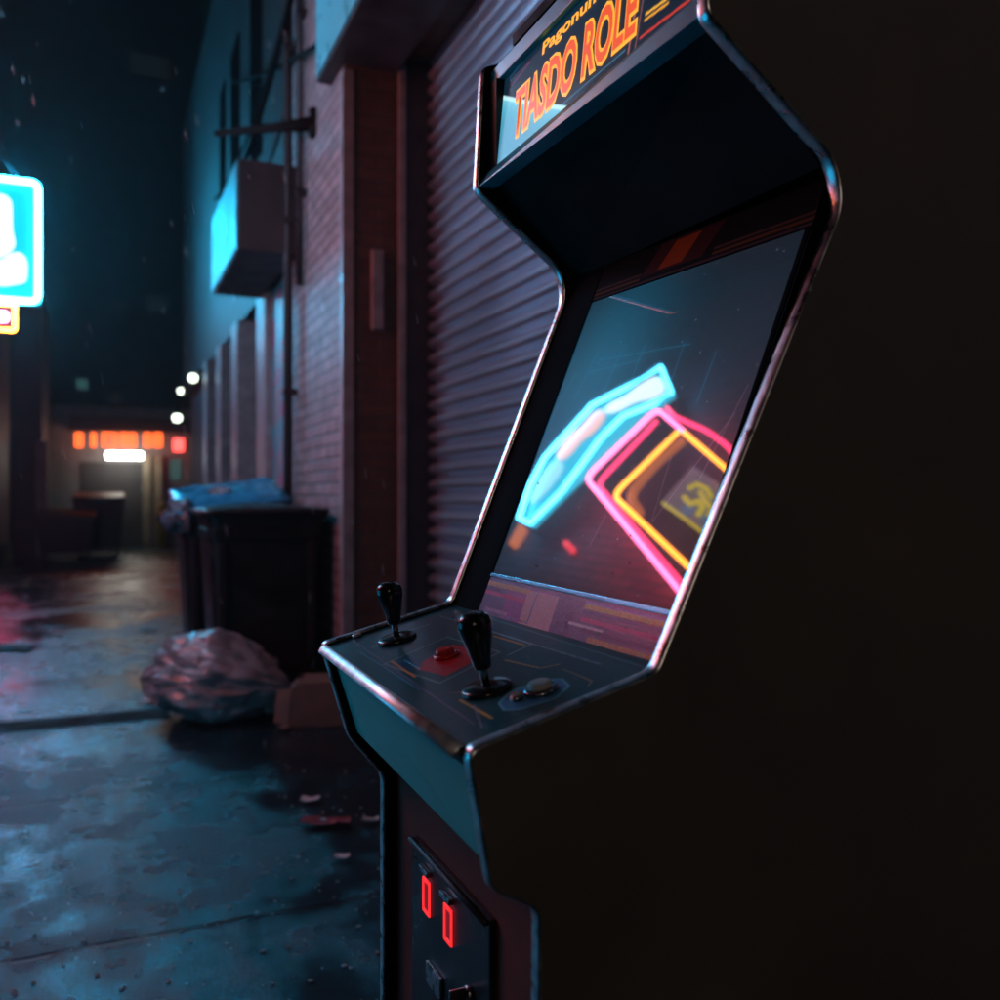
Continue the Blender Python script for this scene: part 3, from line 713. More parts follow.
lk_o = finish('door_lock', bm, M['steel'], door, True)
boxes('key', [(KX - .040, KX - .0185, lk.y - .002, lk.y + .002, lk.z - .006, lk.z + .010)], M['steel'], lk_o, bevel=0.0006)

# ------------------------------------------------------------------ right-hand brick building
XP, XS, YP = 1.25, 1.765, 5.10        # pier face, shutter plane, pier corner
rb = empty('brick_building', (XP + 1.0, 6.0, 0), 'brick building along the right of the alley with the roller shutter, pipes and box signs', 'building')
bm = bmesh.new(); box(bm, XP, XP + 3.0, YP, 6.66, 0, 7.5); box(bm, XP + 0.16, XP + 3.0, 6.661, 7.5, 0, 2.95)
pier = finish('pier', bm, M['brick_light'], rb)
boxes('reveal', [(XP + 0.004, 1.56, YP - 0.10, YP - 0.0004, 0, 7.2)], M['brick_brown'], rb)
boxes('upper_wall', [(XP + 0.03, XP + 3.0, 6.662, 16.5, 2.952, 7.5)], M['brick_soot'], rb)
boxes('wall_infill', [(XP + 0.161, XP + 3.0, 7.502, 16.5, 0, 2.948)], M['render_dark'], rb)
boxes('lintel', [(1.56, 3.5, -3.0, YP - 0.11, 3.72, 7.2)], M['brick_brown'], rb)
boxes('shop_wall', [(XS + 0.05, 4.2, -3.2, -1.2, 0, 7.2)], M['brick_brown'], rb)
# roller shutter: curved slats
def shutter():
    bm = bmesh.new(); pitch = 0.092; z = 0.02; rows = []
    while z < 3.75:
        for k in range(7):
            a = k / 6; rows.append((XS + 0.024 - 0.050 * math.sin(math.pi * a) ** 0.7, z + pitch * 0.86 * a))
        rows.append((XS + 0.038, z + pitch * 0.93)); z += pitch
    ys = [-1.2, 0.6, 2.4, 3.8, YP - 0.125]
    vs = [[bm.verts.new((x + 0.0012 * mnoise.noise(Vector((y * 1.1, zz * .7, 3))), y, zz)) for y in ys] for x, zz in rows]
    for ra, rb_ in zip(vs, vs[1:]):
        for k in range(len(ys) - 1): bm.faces.new((ra[k], ra[k + 1], rb_[k + 1], rb_[k]))
    return finish('roller_shutter', bm, M['slat'], rb, True)
sh = shutter()
boxes('bottom_bar', [(XS - 0.02, XS + 0.03, -1.2, YP - .125, 0.0, 0.019)], M['dark_steel'], sh)
boxes('guide_rail', [(1.605, XS + 0.06, YP - 0.122, YP - 0.101, 0, 3.72)], M['dark_steel'], sh)
boxes('guide_post', [(1.562, 1.604, YP - 0.135, YP - 0.101, 0, 3.72)], M['pale_steel'], rb, bevel=0.004)
vp = onY(377, 250, YP - 0.115); vb = onY(378, 330, YP - 0.115)
boxes('conduit_cover', [(vp.x - .035, vp.x + .035, YP - 0.135, YP - 0.1005, vb.z, vp.z)], M['pale_steel'], rb, bevel=0.008)
# corner angle and pipes on the pier
boxes('corner_guard', [(XP - 0.012, XP + 0.05, YP - 0.112, YP - 0.1004, 0, 3.6), (XP - 0.012, XP - 0.0005, YP - 0.1003, YP - 0.04, 0, 3.6)], M['pale_steel'], rb)
def pipe(name, px, r, z0, z1, mat, off=0.06, clips=True):
    p = onX(px, 400, XP - off); o = tubes(name, [([Vector((XP - off, p.y, z0)), Vector((XP - off, p.y, z1))], r)], mat, rb, 12)
    if clips:
        for z in np.arange(max(z0, 0.0) + 0.6, z1, 1.2): boxes('pipe_clip', [(XP - off - r - .006, XP + 0.02, p.y - r - .012, p.y + r + .012, z, z + .04)], M['dark_steel'], o)
    return p.y
pipe('drainpipe', 288, 0.032, 0.1, 6.8, M['pipe_paint']); pipe('drainpipe', 300, 0.022, 2.6, 6.8, M['dark_steel'], 0.04)
# recessed graffiti door, door frames and dark doorways further on
y_a = onX(287, 400, XP).y; y_b = onX(267, 400, XP).y
def graf_mat():
    m, nt, b = new_mat('graffiti_sheet'); tc = N(nt, 'ShaderNodeTexCoord')
    n = N(nt, 'ShaderNodeTexNoise'); n.inputs['Scale'].default_value = 2.1; n.inputs['Detail'].default_value = 1.5; n.inputs['Distortion'].default_value = 1.5
    nt.links.new(tc.outputs['Object'], n.inputs['Vector'])
    r = ramp(nt, n.outputs['Fac'], [(0.0, (0.24, 0.26, 0.30)), (0.44, (0.22, 0.25, 0.30)), (0.46, (0.02, 0.36, 0.42)), (0.54, (0.03, 0.30, 0.36)), (0.56, (0.40, 0.10, 0.20)), (0.64, (0.34, 0.12, 0.20)), (0.66, (0.22, 0.26, 0.34))])
    r.color_ramp.interpolation = 'CONSTANT'; nt.links.new(r.outputs[0], b.inputs['Base Color']); b.inputs['Roughness'].default_value = 0.45
    return m
gd = boxes('door', [(XP + 0.04, XP + 0.158, y_a + 0.02, y_b, 0.03, 2.9)], graf_mat(), rb); gd['label'] = 'pale door covered in blue and pink graffiti'
for x0, x1, d in ((267, 258, -0.02), (240, 228, -0.03), (222, 216, -0.02), (209, 204, -0.03)):
    ya, yb = onX(x0, 400, XP).y, onX(x1, 400, XP).y
    boxes('door_jamb', [(XP + d, XP + 0.159, ya, min(yb, ya + 0.45), 0, 2.94)], M['pale_steel'], rb, bevel=0.01)
for x0, x1 in ((257, 241), (227, 223), (215, 210)):
    ya, yb = onX(x0, 400, XP).y, onX(x1, 400, XP).y
    boxes('doorway', [(XP + 0.13, XP + 0.1595, ya + .05, yb - .05, 0.02, 2.90)], M['glass_dark'], rb)
# upper wall bands and a few window bays high up
for x0, x1 in ((262, 252), (240, 232), (226, 221)):
    ya, yb = onX(x0, 60, XP + 0.03).y, onX(x1, 60, XP + .03).y
    boxes('window', [(XP + 0.012, XP + 0.0295, ya, yb, 4.2, 5.9)], M['glass_dark'], rb)
# box sign over the shutter, box sign further along
bs = empty('fascia_sign', (1.4, 2.0, 3.63), 'long grey box sign over the roller shutter, its front lit cyan', 'sign')
boxes('sign_case', [(1.162, 1.558, -2.0, 5.30, 3.63, 4.45)], M['sign_box'], bs, bevel=0.006)
boxes('sign_face', [(1.150, 1.1615, -1.97, 5.27, 3.645, 4.43)], M['sign_face'], bs)
b2 = empty('box_sign', (1.05, 7.1, 2.88), 'dark box sign projecting from the brick wall above the bins', 'sign')
boxes('sign_case', [(0.852, 1.245, 6.34, 7.86, 2.88, 3.50)], M['sign_box'], b2, bevel=0.006)
boxes('sign_face', [(0.838, 0.8515, 6.36, 7.84, 2.895, 3.485)], M['sign_face_dull'], b2)
# bracket lamp arm and cables
ba = empty('bracket_arm', onX(322, 110, XP), 'dark iron bracket arm sticking out of the brick wall above the box sign', 'bracket')
p0 = Vector((XP, 5.75, onX(322, 112, XP).z)); p1 = p0 + Vector((-0.55, 0.55, 0.05))
bm = bmesh.new(); tube(bm, [p0, p0 + (p1 - p0) * .4, p1], [0.05, 0.028, 0.022], 10); finish('arm', bm, M['iron'], ba, True)
bm = bmesh.new(); tube(bm, [p0 + Vector((-0.003, 0, -.09)), p0 + Vector((-0.003, 0, .09))], 0.04, 8); finish('wall_plate', bm, M['iron'], ba, True)
def sag(a, b, s, n=14): return [a + (b - a) * (k / n) + Vector((0, 0, -s * 4 * (k / n) * (1 - k / n))) for k in range(n + 1)]
def cable(a, b, s, r, label): tag(tubes('cable', [(sag(a, b, s), r)], M['cable']), label, 'cable', 'cables on the brick wall')
cable(onX(305, -60, XP - .10), onX(243, 165, XP - .10), 0.10, 0.022, 'thick slack cable running down the wall to the box sign')
cable(onX(325, 40, XP - .06), onX(232, 82, XP - .06), 0.05, 0.016, 'cable crossing the wall just above the bracket arm')
cable(onX(300, -40, XP - .08), onX(215, 200, XP - .08), 0.25, 0.014, 'thin cable hanging in a low loop past the box sign')
cable(onX(284, 118, XP - .05), onX(268, 166, XP - .05), 0.02, 0.012, 'short thin cable dropping onto the box sign')

# ------------------------------------------------------------------ left building and its neon
XL = -1.62
lb = empty('brick_building', (XL - 1.0, 8.0, 0), 'rose brick building along the left side of the alley carrying the cyan neon sign', 'building')
boxes('wall', [(XL - 3.0, XL, -4.0, 19.6, 0, 7.5)], M['brick_pink'], lb)
boxes('plinth', [(XL + 0.0005, XL + 0.04, -4.0, 19.6, 0, 0.35)], M['render_dark'], lb)

YS = 14.5
ns = empty('neon_sign', (-1.0, YS, 2.69), 'bright cyan neon sign board with a white tube border hanging over the alley', 'neon sign')
def nx(px, py, y=YS): return onY(px, py, y)
rt = nx(40, 182); rbm = nx(40, 304)
x1, z1, z0 = rt.x, rt.z, rbm.z; x0 = XL + 0.12
boxes('sign_case', [(x0, x1 + .02, YS + 0.03, YS + 0.16, z0 - .02, z1 + .02)], M['dark_steel'], ns, bevel=0.01)
boxes('lit_panel', [(x0 + .01, x1 + .005, YS + 0.018, YS + 0.0295, z0, z1)], M['cyan_panel'], ns)
cc = Vector(((x0 + x1) / 2, YS - 0.012, (z0 + z1) / 2))
bm = bmesh.new(); tube(bm, round_rect(cc, Vector((1, 0, 0)), Vector((0, 0, 1)), x1 - x0 - .05, z1 - z0 - .05, 0.10, 6), 0.034, 10, True); finish('border_tube', bm, M['sign_tube'], ns, True)
def blobshape(pts, name, parent, y, mat, th=0.012):
    bm = bmesh.new(); a = [bm.verts.new((p.x, y, p.z)) for p in pts]; b = [bm.verts.new((p.x, y - th, p.z)) for p in pts]
    bm.faces.new(a); bm.faces.new(b[::-1]); n = len(a)
    for i in range(n): bm.faces.new((a[i], a[(i + 1) % n], b[(i + 1) % n], b[i]))
    bmesh.ops.triangulate(bm, faces=[f for f in bm.faces if len(f.verts) > 4])
    return finish(name, bm, mat, parent)
def smooth_closed(pts, it=3):
    for _ in range(it):
        q = []; n = len(pts)
        for i in range(n): q += [pts[i] * .75 + pts[(i + 1) % n] * .25, pts[i] * .25 + pts[(i + 1) % n] * .75]
        pts = q
    return pts
for sh_px in ([(-14, 196), (0, 193), (11, 199), (12, 212), (8, 222), (14, 236), (15, 248), (2, 256), (-10, 262), (-30, 250), (-34, 215)],
              [(-16, 266), (0, 262), (8, 254), (20, 252), (27, 260), (27, 272), (26, 282), (14, 284), (2, 286), (-18, 282)],
              [(-90, 215), (-60, 205), (-46, 215), (-50, 245), (-62, 270), (-92, 262)]):
    blobshape(smooth_closed([nx(*p) for p in sh_px]), 'white_shape', ns, YS + 0.0165, M['white_glow'])
for rod in (([Vector((XL, YS + .3, z1 + .75)), Vector((x1 - .25, YS + .09, z1 + .02))], 0.018), ([Vector((XL, YS + .1, z0 + .3)), Vector((x0 + .01, YS + .1, z0 + .3))], 0.025), ([Vector((XL, YS + .1, z1 - .2)), Vector((x0 + .01, YS + .1, z1 - .2))], 0.025)):
    tubes('support_rod', [rod], M['dark_steel'], ns)
n2 = empty('neon_sign', (-0.9, YS, 2.45), 'small pink and orange neon box sign under the cyan sign board', 'neon sign')
q1 = nx(15, 308); q0 = nx(15, 331)
boxes('sign_case', [(XL + .15, q1.x + .01, YS + .03, YS + .12, q0.z - .01, z0 - .024)], M['dark_steel'], n2)
tubes('orange_tube', [(round_rect(Vector(((XL + .2 + q1.x) / 2, YS, (q0.z + z0 - .03) / 2)), Vector((1, 0, 0)), Vector((0, 0, 1)), q1.x - XL - .2, z0 - .04 - q0.z, 0.035), 0.016)], M['orange_tube'], n2, 8, True)
pc = Vector((nx(3, 318).x - .12, YS - .01, (q0.z + z0 - .03) / 2))
tubes('pink_tube', [(round_rect(pc, Vector((1, 0, 0)), Vector((0, 0, 1)), .34, .10, .03), 0.016)], M['pink_tube'], n2, 8, True)

# neon on the left facade nearer than the frame: the squares and the bent bar
# the big neon signs of the left facade; their shapes are the ones the screen glass mirrors
def mirrored(px, py, x):
    d = ray(px, py); h = onP(px, py, sp0, sn); r = d - sn * (2 * d.dot(sn)); return h + r * ((x - h.x) / r.x)
def wall_shape(pts, x0_, x1_, name, mat, parent):
    bm = bmesh.new(); hexa(bm, [Vector((x0_, p.y, p.z)) for p in pts], [Vector((x1_, p.y, p.z)) for p in pts])
    bmesh.ops.triangulate(bm, faces=[f for f in bm.faces if len(f.verts) > 4]); return finish(name, bm, mat, parent)
WX = XL + .28
def WP(l, x=WX): return [mirrored(px, py, x) for px, py in l]
def oval(px, py, rx, ry, ang, n=20):
    ca_, sa_ = math.cos(R(ang)), math.sin(R(ang)); out = []
    for k in range(n):
        a = 2 * math.pi * k / n; u_, v_ = math.copysign(abs(math.cos(a)) ** .7, math.cos(a)) * rx, math.copysign(abs(math.sin(a)) ** .7, math.sin(a)) * ry
        out.append((px + u_ * ca_ + v_ * sa_, py - u_ * sa_ + v_ * ca_))
    return out
f1 = empty('neon_sign', (XL, 8.5, 4.5), 'tall bent cyan neon blade sign with white shapes, on the left brick wall', 'neon sign')
body = [(661, 367), (671, 392), (655, 403), (623, 416), (600, 439), (562, 491), (530, 523), (519, 518), (530, 485), (545, 457), (592, 405), (625, 388)]
wall_shape(WP(body), XL + .12, XL + .22, 'sign_case', M['dark_steel'], f1)
for py_ in (395, 440, 490):
    q_ = mirrored(*{395: (640, 397), 440: (575, 446), 490: (540, 490)}[py_], XL + .06); boxes('wall_bracket', [(XL + .0005, XL + .119, q_.y - .03, q_.y + .03, q_.z - .03, q_.z + .03)], M['dark_steel'], f1)
wall_shape(WP(body), XL + .2205, XL + .235, 'lit_face', M['cyan_lightbox'], f1)
wall_shape(WP([(519, 523), (523, 525), (512, 542), (508, 543)], XL + .07), XL + .001, XL + .07, 'arrow_tip', M['amber_dim'], f1)
def softpoly(l, it=3):
    for _ in range(it):
        q = []; n = len(l)
        for k in range(n): (ax, ay), (bx, by) = l[k], l[(k + 1) % n]; q += [(ax * .75 + bx * .25, ay * .75 + by * .25), (ax * .25 + bx * .75, ay * .25 + by * .75)]
        l = q
    return l
wall_shape(WP(softpoly([(659, 374), (667, 391), (652, 399), (636, 401), (618, 411), (604, 414), (608, 404), (626, 397), (640, 384)]), XL + .24), XL + .2355, XL + .245, 'white_shape', M['white_box'], f1)
wall_shape(WP(softpoly([(604, 409), (606, 417), (594, 432), (580, 441), (570, 455), (558, 462), (556, 453), (568, 436), (584, 424), (592, 412)]), XL + .24), XL + .2355, XL + .243, 'peach_shape', M['peach_box'], f1)
wall_shape(WP(softpoly([(556, 459), (566, 465), (553, 484), (541, 497), (529, 506), (533, 490), (545, 470)]), XL + .24), XL + .2355, XL + .242, 'white_shape', M['pale_box'], f1)
bm = bmesh.new(); tube(bm, WP(body), .017, 8, True); finish('border_tube', bm, M['cyan_tube'], f1, True)
f2 = empty('neon_sign', (XL, 6.2, 3.6), 'skewed pink and orange neon frame sign, its double image built as extra tubes, on the left brick wall', 'neon sign')
wall_shape(WP([(586, 477), (657, 408), (764, 500), (692, 608)], XL + .02), XL + .001, XL + .02, 'backing', M['dark_steel'], f2)
def wtube(name, pts, r, mat, rad=10.0, dx=0.0, closed=False):
    p = WP(pts, WX + dx); p = p if closed else fillet(p, [rad * .01] * len(p), 5)
    bm = bmesh.new(); tube(bm, p, r, 8, closed); finish(name, bm, mat, f2, True)
wtube('pink_tube', [(692, 606), (586, 478), (657, 409), (684, 432)], .0145, M['pink_tube'])
wtube('orange_tube', [(684, 432.5), (732, 474), (766, 503)], .0145, M['orange_tube'])
wtube('orange_tube', [(712, 589), (613, 495), (679, 431)], .0145, M['orange_tube'], dx=.02)
wtube('red_ghost_tube', [(690, 593), (597, 484), (657, 421)], .014, M['red_ghost_tube'], dx=-.045)  # red and amber tubes stand in for the glass's second, dimmer reflection
wtube('red_ghost_tube', [(667, 408), (673, 416), (707, 431), (728, 446), (742, 466)], .015, M['red_ghost_tube'], dx=-.045)
wtube('amber_ghost_tube', [(640, 513), (629, 496), (656, 464), (684, 440)], .030, M['amber_dim'], dx=-.045)
wall_shape(WP([(693, 466), (728, 490), (706, 534), (662, 501)], XL + .03), XL + .0205, XL + .03, 'emblem_tile', M['tile_grey'], f2)
for l_, r_ in (([(688, 489), (697, 484), (707, 489), (711, 497)], .016), ([(684, 497), (690, 504), (699, 501), (703, 507), (698, 515)], .018), ([(700, 492), (705, 500), (712, 508), (708, 516)], .014)):
    bm = bmesh.new(); tube(bm, WP(l_, XL + .05), r_, 8); finish('emblem_stroke', bm, M['tile_yellow'], f2, True)
bm = bmesh.new(); tube(bm, WP([(663, 503), (684, 518), (706, 535)], XL + .05), .012, 8); finish('emblem_edge', bm, M['tile_yellow'], f2, True)
for q_ in ((687, 509, 6, 5, 20), (708, 521, 8, 5, -50)): wall_shape(WP(oval(*q_), XL + .04), XL + .0305, XL + .036, 'emblem_patch', M['tile_blue'], f2)
f4 = empty('neon_sign', (XL, 7.3, 3.0), 'small red neon dot and amber bar on the left brick wall, beyond the picture edge', 'neon sign')
wall_shape(WP(oval(566, 543, 3, 3, 0), XL + .08), XL + .001, XL + .08, 'red_dot', M['red_dot'], f4)
bm = bmesh.new(); tube(bm, WP([(588, 470), (582, 473), (571, 503)], XL + .05), .016, 8); finish('amber_bar', bm, M['amber_dim'], f4, True)
def wall_poly(pts, x0_, x1_, name, mat, parent):
    bm = bmesh.new(); hexa(bm, [Vector((x0_, y, z)) for y, z in pts], [Vector((x1_, y, z)) for y, z in pts]); return finish(name, bm, mat, parent)
f3 = empty('neon_sign', (XL, 2.7, 1.0), 'added cyan fill light in the form of a neon frame sign, low on the left brick wall, out of view', 'neon sign')  # unseen sign added to light the control box and near ground cyan
boxes('backing', [(XL + .001, XL + .03, 2.0, 3.9, .35, 1.35)], M['dark_steel'], f3)
for w_, h_, r_ in ((1.7, .85, .022), (1.4, .55, .018)):
    tubes('cyan_tube', [(round_rect(Vector((XL + .06, 2.95, .85)), Vector((0, 1, 0)), Vector((0, 0, 1)), w_, h_, .1), r_)], M['cyan_fill_tube'], f3, 8, True)  # added cyan fill tubes, out of view
f5 = empty('neon_sign', (XL, 15.0, 1.2), 'added upright pink fill tube on the left brick wall beyond the cyan sign board, out of view', 'neon sign')  # made-up bar just out of view, tints the far wall and ground pink
tubes('pink_tube', [([Vector((XL + .10, 15.0, 1.0)), Vector((XL + .10, 15.0, 3.0))], .02)], M['pink_fill_tube'], f5)  # added pink fill tube, out of view
for z_ in (1.1, 2.9): tubes('wall_bracket', [([Vector((XL + .0005, 15.0, z_)), Vector((XL + .079, 15.0, z_))], .012)], M['dark_steel'], f5)
wl = empty('wall_lamp', (XL, -3.2, 2.9), 'warm bulkhead lamp added on the left brick wall behind the viewpoint to lift the cabinet side', 'lamp')  # unseen lamp added for the dim warm tone on the cabinet side
boxes('fill_backplate', [(XL + .001, XL + .04, -3.35, -3.05, 2.75, 3.05)], M['dark_steel'], wl, bevel=.01)
bm = bmesh.new(); lathe(bm, [(.14, 0), (.135, .05), (.09, .09), (0, .11)], Vector((XL + .041, -3.2, 2.9)), Vector((1, 0, 0)), 20); finish('lens', bm, M['warm_fill'], wl, True)

# ------------------------------------------------------------------ far end of the alley
YF = 24.0
def fx(px, py, y=YF): return onY(px, py, y)
fb = empty('shop_building', (fx(100, 500).x, YF, 0), 'low grey shop building closing the far end of the alley with an orange letter sign', 'building')
a = fx(60, 405); b = fx(200, 405)
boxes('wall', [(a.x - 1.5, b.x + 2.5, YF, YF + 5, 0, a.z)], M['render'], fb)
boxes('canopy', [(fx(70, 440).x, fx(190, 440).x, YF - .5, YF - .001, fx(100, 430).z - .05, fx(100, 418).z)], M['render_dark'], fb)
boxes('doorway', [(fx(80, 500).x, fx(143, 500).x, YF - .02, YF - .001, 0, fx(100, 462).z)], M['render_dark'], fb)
for u0, u1 in ((143, 152), (154, 163)): boxes('pillar', [(fx(u0, 500).x, fx(u1, 500).x - .03, YF - .18, YF - .001, 0, fx(100, 455).z)], M['warm_wall'], fb, bevel=.02)
for u0, u1, v0, v1, mt_ in ((170, 181, 456, 478, M['window_teal']),): boxes('window', [(fx(u0, 0).x, fx(u1, 0).x, YF - .03, YF - .001, fx(0, v1).z, fx(0, v0).z)], mt_, fb)
lt = empty('letter_sign', (fx(120, 440).x, YF - .55, fx(120, 448).z), 'row of glowing orange letter shapes on the far shop canopy', 'sign')
def segbar(x0_, x1_, y0_, y1_, mat, nm='glowing_letter'):
    p, q = fx(x0_, y1_, YF - .56), fx(x1_, y0_, YF - .56)
    bm = bmesh.new(); w = q.x - p.x; n = max(1, round(w / 0.26)); cw_ = w / n; t_ = .05
    for k in range(n):
        xa = p.x + k * cw_ + .02; xb = xa + cw_ - .04
        for bx in ((xa, xb, p.z, p.z + t_), (xa, xb, q.z - t_, q.z), (xa, xa + t_, p.z + t_ + .001, q.z - t_ - .001), (xb - t_, xb, p.z + t_ + .001, q.z - t_ - .001), (xa + t_ + .001, xb - t_ - .001, (p.z + q.z) / 2 - t_ / 2, (p.z + q.z) / 2 + t_ / 2)):
            if bx[1] - bx[0] > 0.005: box(bm, bx[0], bx[1], YF - .58, YF - .51, bx[2], bx[3])
    return finish(nm, bm, mat, lt)
for s_ in ((74, 84), (90, 97), (101, 118), (119, 137), (143, 152), (153, 163)): segbar(s_[0], s_[1], 433, 447, M['led_orange'])
rs_ = empty('letter_sign', (fx(178, 440).x, YF - .55, fx(178, 448).z), 'single glowing red sign right of the orange letters', 'sign')
boxes('red_lamp', [(fx(173, 0, YF - .56).x, fx(184, 0, YF - .56).x, YF - .6, YF - .51, fx(0, 448, YF - .56).z, fx(0, 434, YF - .56).z)], M['led_red'], rs_, bevel=.04)
sl = empty('strip_light', (fx(124, 454).x, YF - .58, fx(124, 458).z), 'white strip light under the orange letters', 'lamp')
boxes('diffuser', [(fx(106, 0, YF - .6).x, fx(143, 0, YF - .6).x, YF - .66, YF - .54, fx(0, 457, YF - .6).z, fx(0, 450, YF - .6).z)], M['strip_lamp'], sl, bevel=.03)
boxes('housing', [(fx(106, 0, YF - .6).x, fx(143, 0, YF - .6).x, YF - .66, YF - .54, fx(0, 449.8, YF - .6).z, fx(0, 448, YF - .6).z)], M['dark_steel'], sl)
yb_ = empty('bollard', (fx(162, 525, 22.5).x, 22.5, 0), 'yellow bollard beside the cream pillar at the far end', 'bollard')
bx_ = yb_.location.x; bm = bmesh.new(); lathe(bm, [(.11, 0), (.11, .95), (.09, 1.02), (0, 1.05)], Vector((bx_, 22.5, 0)), seg=16); finish('post', bm, M['yellow'], yb_, True)
bm = bmesh.new(); lathe(bm, [(.113, .62), (.113, .78)], Vector((bx_, 22.5, 0)), seg=16); finish('band', bm, M['steel_black'], yb_, True)
def street_lamp(px, py, y, r, label):
    p = onY(px, py, y); o = empty('street_lamp', (p.x + .5, y + .1, 0), label, 'street lamp', 'street lamps at the far end')
    tubes('pole', [([Vector((p.x + .5, y + .1, 0)), Vector((p.x + .5, y + .1, p.z + .25)), Vector((p.x, y + .05, p.z + .28))], [.06, .05, .035])], M['dark_steel'], o, 10)
    bm = bmesh.new(); lathe(bm, [(0, -r * .9), (r * .7, -r * .7), (r, 0), (r * .7, r * .7), (0, r * .9)], p, seg=16); finish('lamp_globe', bm, M['white_lamp'], o, True)
    bm = bmesh.new(); lathe(bm, [(r * 1.3, r * .75), (r * 1.1, r * 1.0), (.04, r * 1.5), (.04, .30)], p, seg=16); finish('lamp_shade', bm, M['dark_steel'], o, True)
street_lamp(177, 418, 21.0, .095, 'lowest and brightest street lamp above the far shop corner')
street_lamp(181, 391, 27.0, .09, 'middle street lamp above the far shop')
q_ = onX(193, 378, XP - .16); w3 = empty('wall_lamp', (XP, q_.y, q_.z), 'pale round wall lamp far down the right-hand brick building, highest of the far lamps', 'lamp')
bm = bmesh.new(); lathe(bm, [(0, -.055), (.04, -.04), (.058, 0), (.04, .04), (0, .055)], q_, seg=16); finish('globe', bm, M['white_lamp'], w3, True)
tubes('arm', [([Vector((XP + .165, q_.y, q_.z + .10)), Vector((XP - .10, q_.y, q_.z + .11)), q_ + Vector((0, 0, .05))], .014)], M['dark_steel'], w3)
tall = empty('apartment_building', (-3, 34, 0), 'tall dark building rising behind the far shop with a few dim windows', 'building')
boxes('wall', [(-9.5, 3.2, 34, 40, 0, 26)], M['render_dark'], tall)
for px, py, w, h, mt_ in ((150, 66, 1.3, .8, M['window_grey']), (82, 384, .35, .35, M['window_teal']), (116, 398, .4, .4, M['window_grey']), (157, 304, .7, .6, M['window_grey']), (118, 305, .5, .3, M['window_grey'])):
    p = onY(px, py, 33.97); fr_ = boxes('window', [(p.x - w / 2, p.x + w / 2, 33.97, 33.999, p.z - h / 2, p.z + h / 2)], mt_, tall)
    boxes('frame', [(p.x - w / 2 - .06, p.x + w / 2 + .06, 33.93, 33.969, p.z - h / 2 - .08, p.z - h / 2 - .002)], M['render_dark'], fr_)
dk = empty('corner_building', (-3, 20, 0), 'dark rendered building past the rose brick corner on the left', 'building')
boxes('wall', [(-6, fx(42, 0, 20.6).x, 20.6, 23.98, 0, 5.5)], M['render_dark'], dk)
boxes('pilaster', [(fx(36, 0, 20.5).x, fx(47, 0, 20.5).x, 20.48, 20.599, 0, fx(0, 440, 20.5).z)], M['render'], dk)
# dark containers at the far left
def dumpster(cx, y, w, d, h, label):
    o = empty('dumpster', (cx, y + d / 2, 0), label, 'dumpster', 'dark containers at the far left')
    bm = bmesh.new(); hexa(bm, [Vector((cx - w * .42, y + .05, .14)), Vector((cx + w * .42, y + .05, .14)), Vector((cx + w * .42, y + d - .05, .14)), Vector((cx - w * .42, y + d - .05, .14))],
                           [Vector((cx - w / 2, y, h)), Vector((cx + w / 2, y, h)), Vector((cx + w / 2, y + d, h)), Vector((cx - w / 2, y + d, h))]); finish('body', bm, M['bin_plastic'], o, bevel=.02)
    bm = bmesh.new(); hexa(bm, [Vector((cx - w * .53, y - .04, h + .002)), Vector((cx + w * .53, y - .04, h + .002)), Vector((cx + w * .53, y + d + .03, h + .002)), Vector((cx - w * .53, y + d + .03, h + .002))],
                           [Vector((cx - w * .5, y - .02, h + .06)), Vector((cx + w * .5, y - .02, h + .06)), Vector((cx + w * .5, y + d, h + .16)), Vector((cx - w * .5, y + d, h + .16))]); finish('lid', bm, M['bin_plastic'], o, bevel=.015)
    for sx in (-1, 1):
        for sy in (.2, .8):
            bm = bmesh.new(); lathe(bm, [(.06, -.02), (.07, -.015), (.07, .015), (.06, .02)], Vector((cx + sx * w * .36, y + d * sy, .07)), Vector((1, 0, 0)), 14); finish('wheel', bm, M['rubber'], o, True)
dumpster(onZ(66, 560).x, 18.4, 1.0, .9, .80, 'dark container on the left, nearer of the two at the far end')
dumpster(onZ(104, 553).x - .1, 19.6, .95, .9, 1.12, 'taller dark container against the far left corner, next to the doorway')

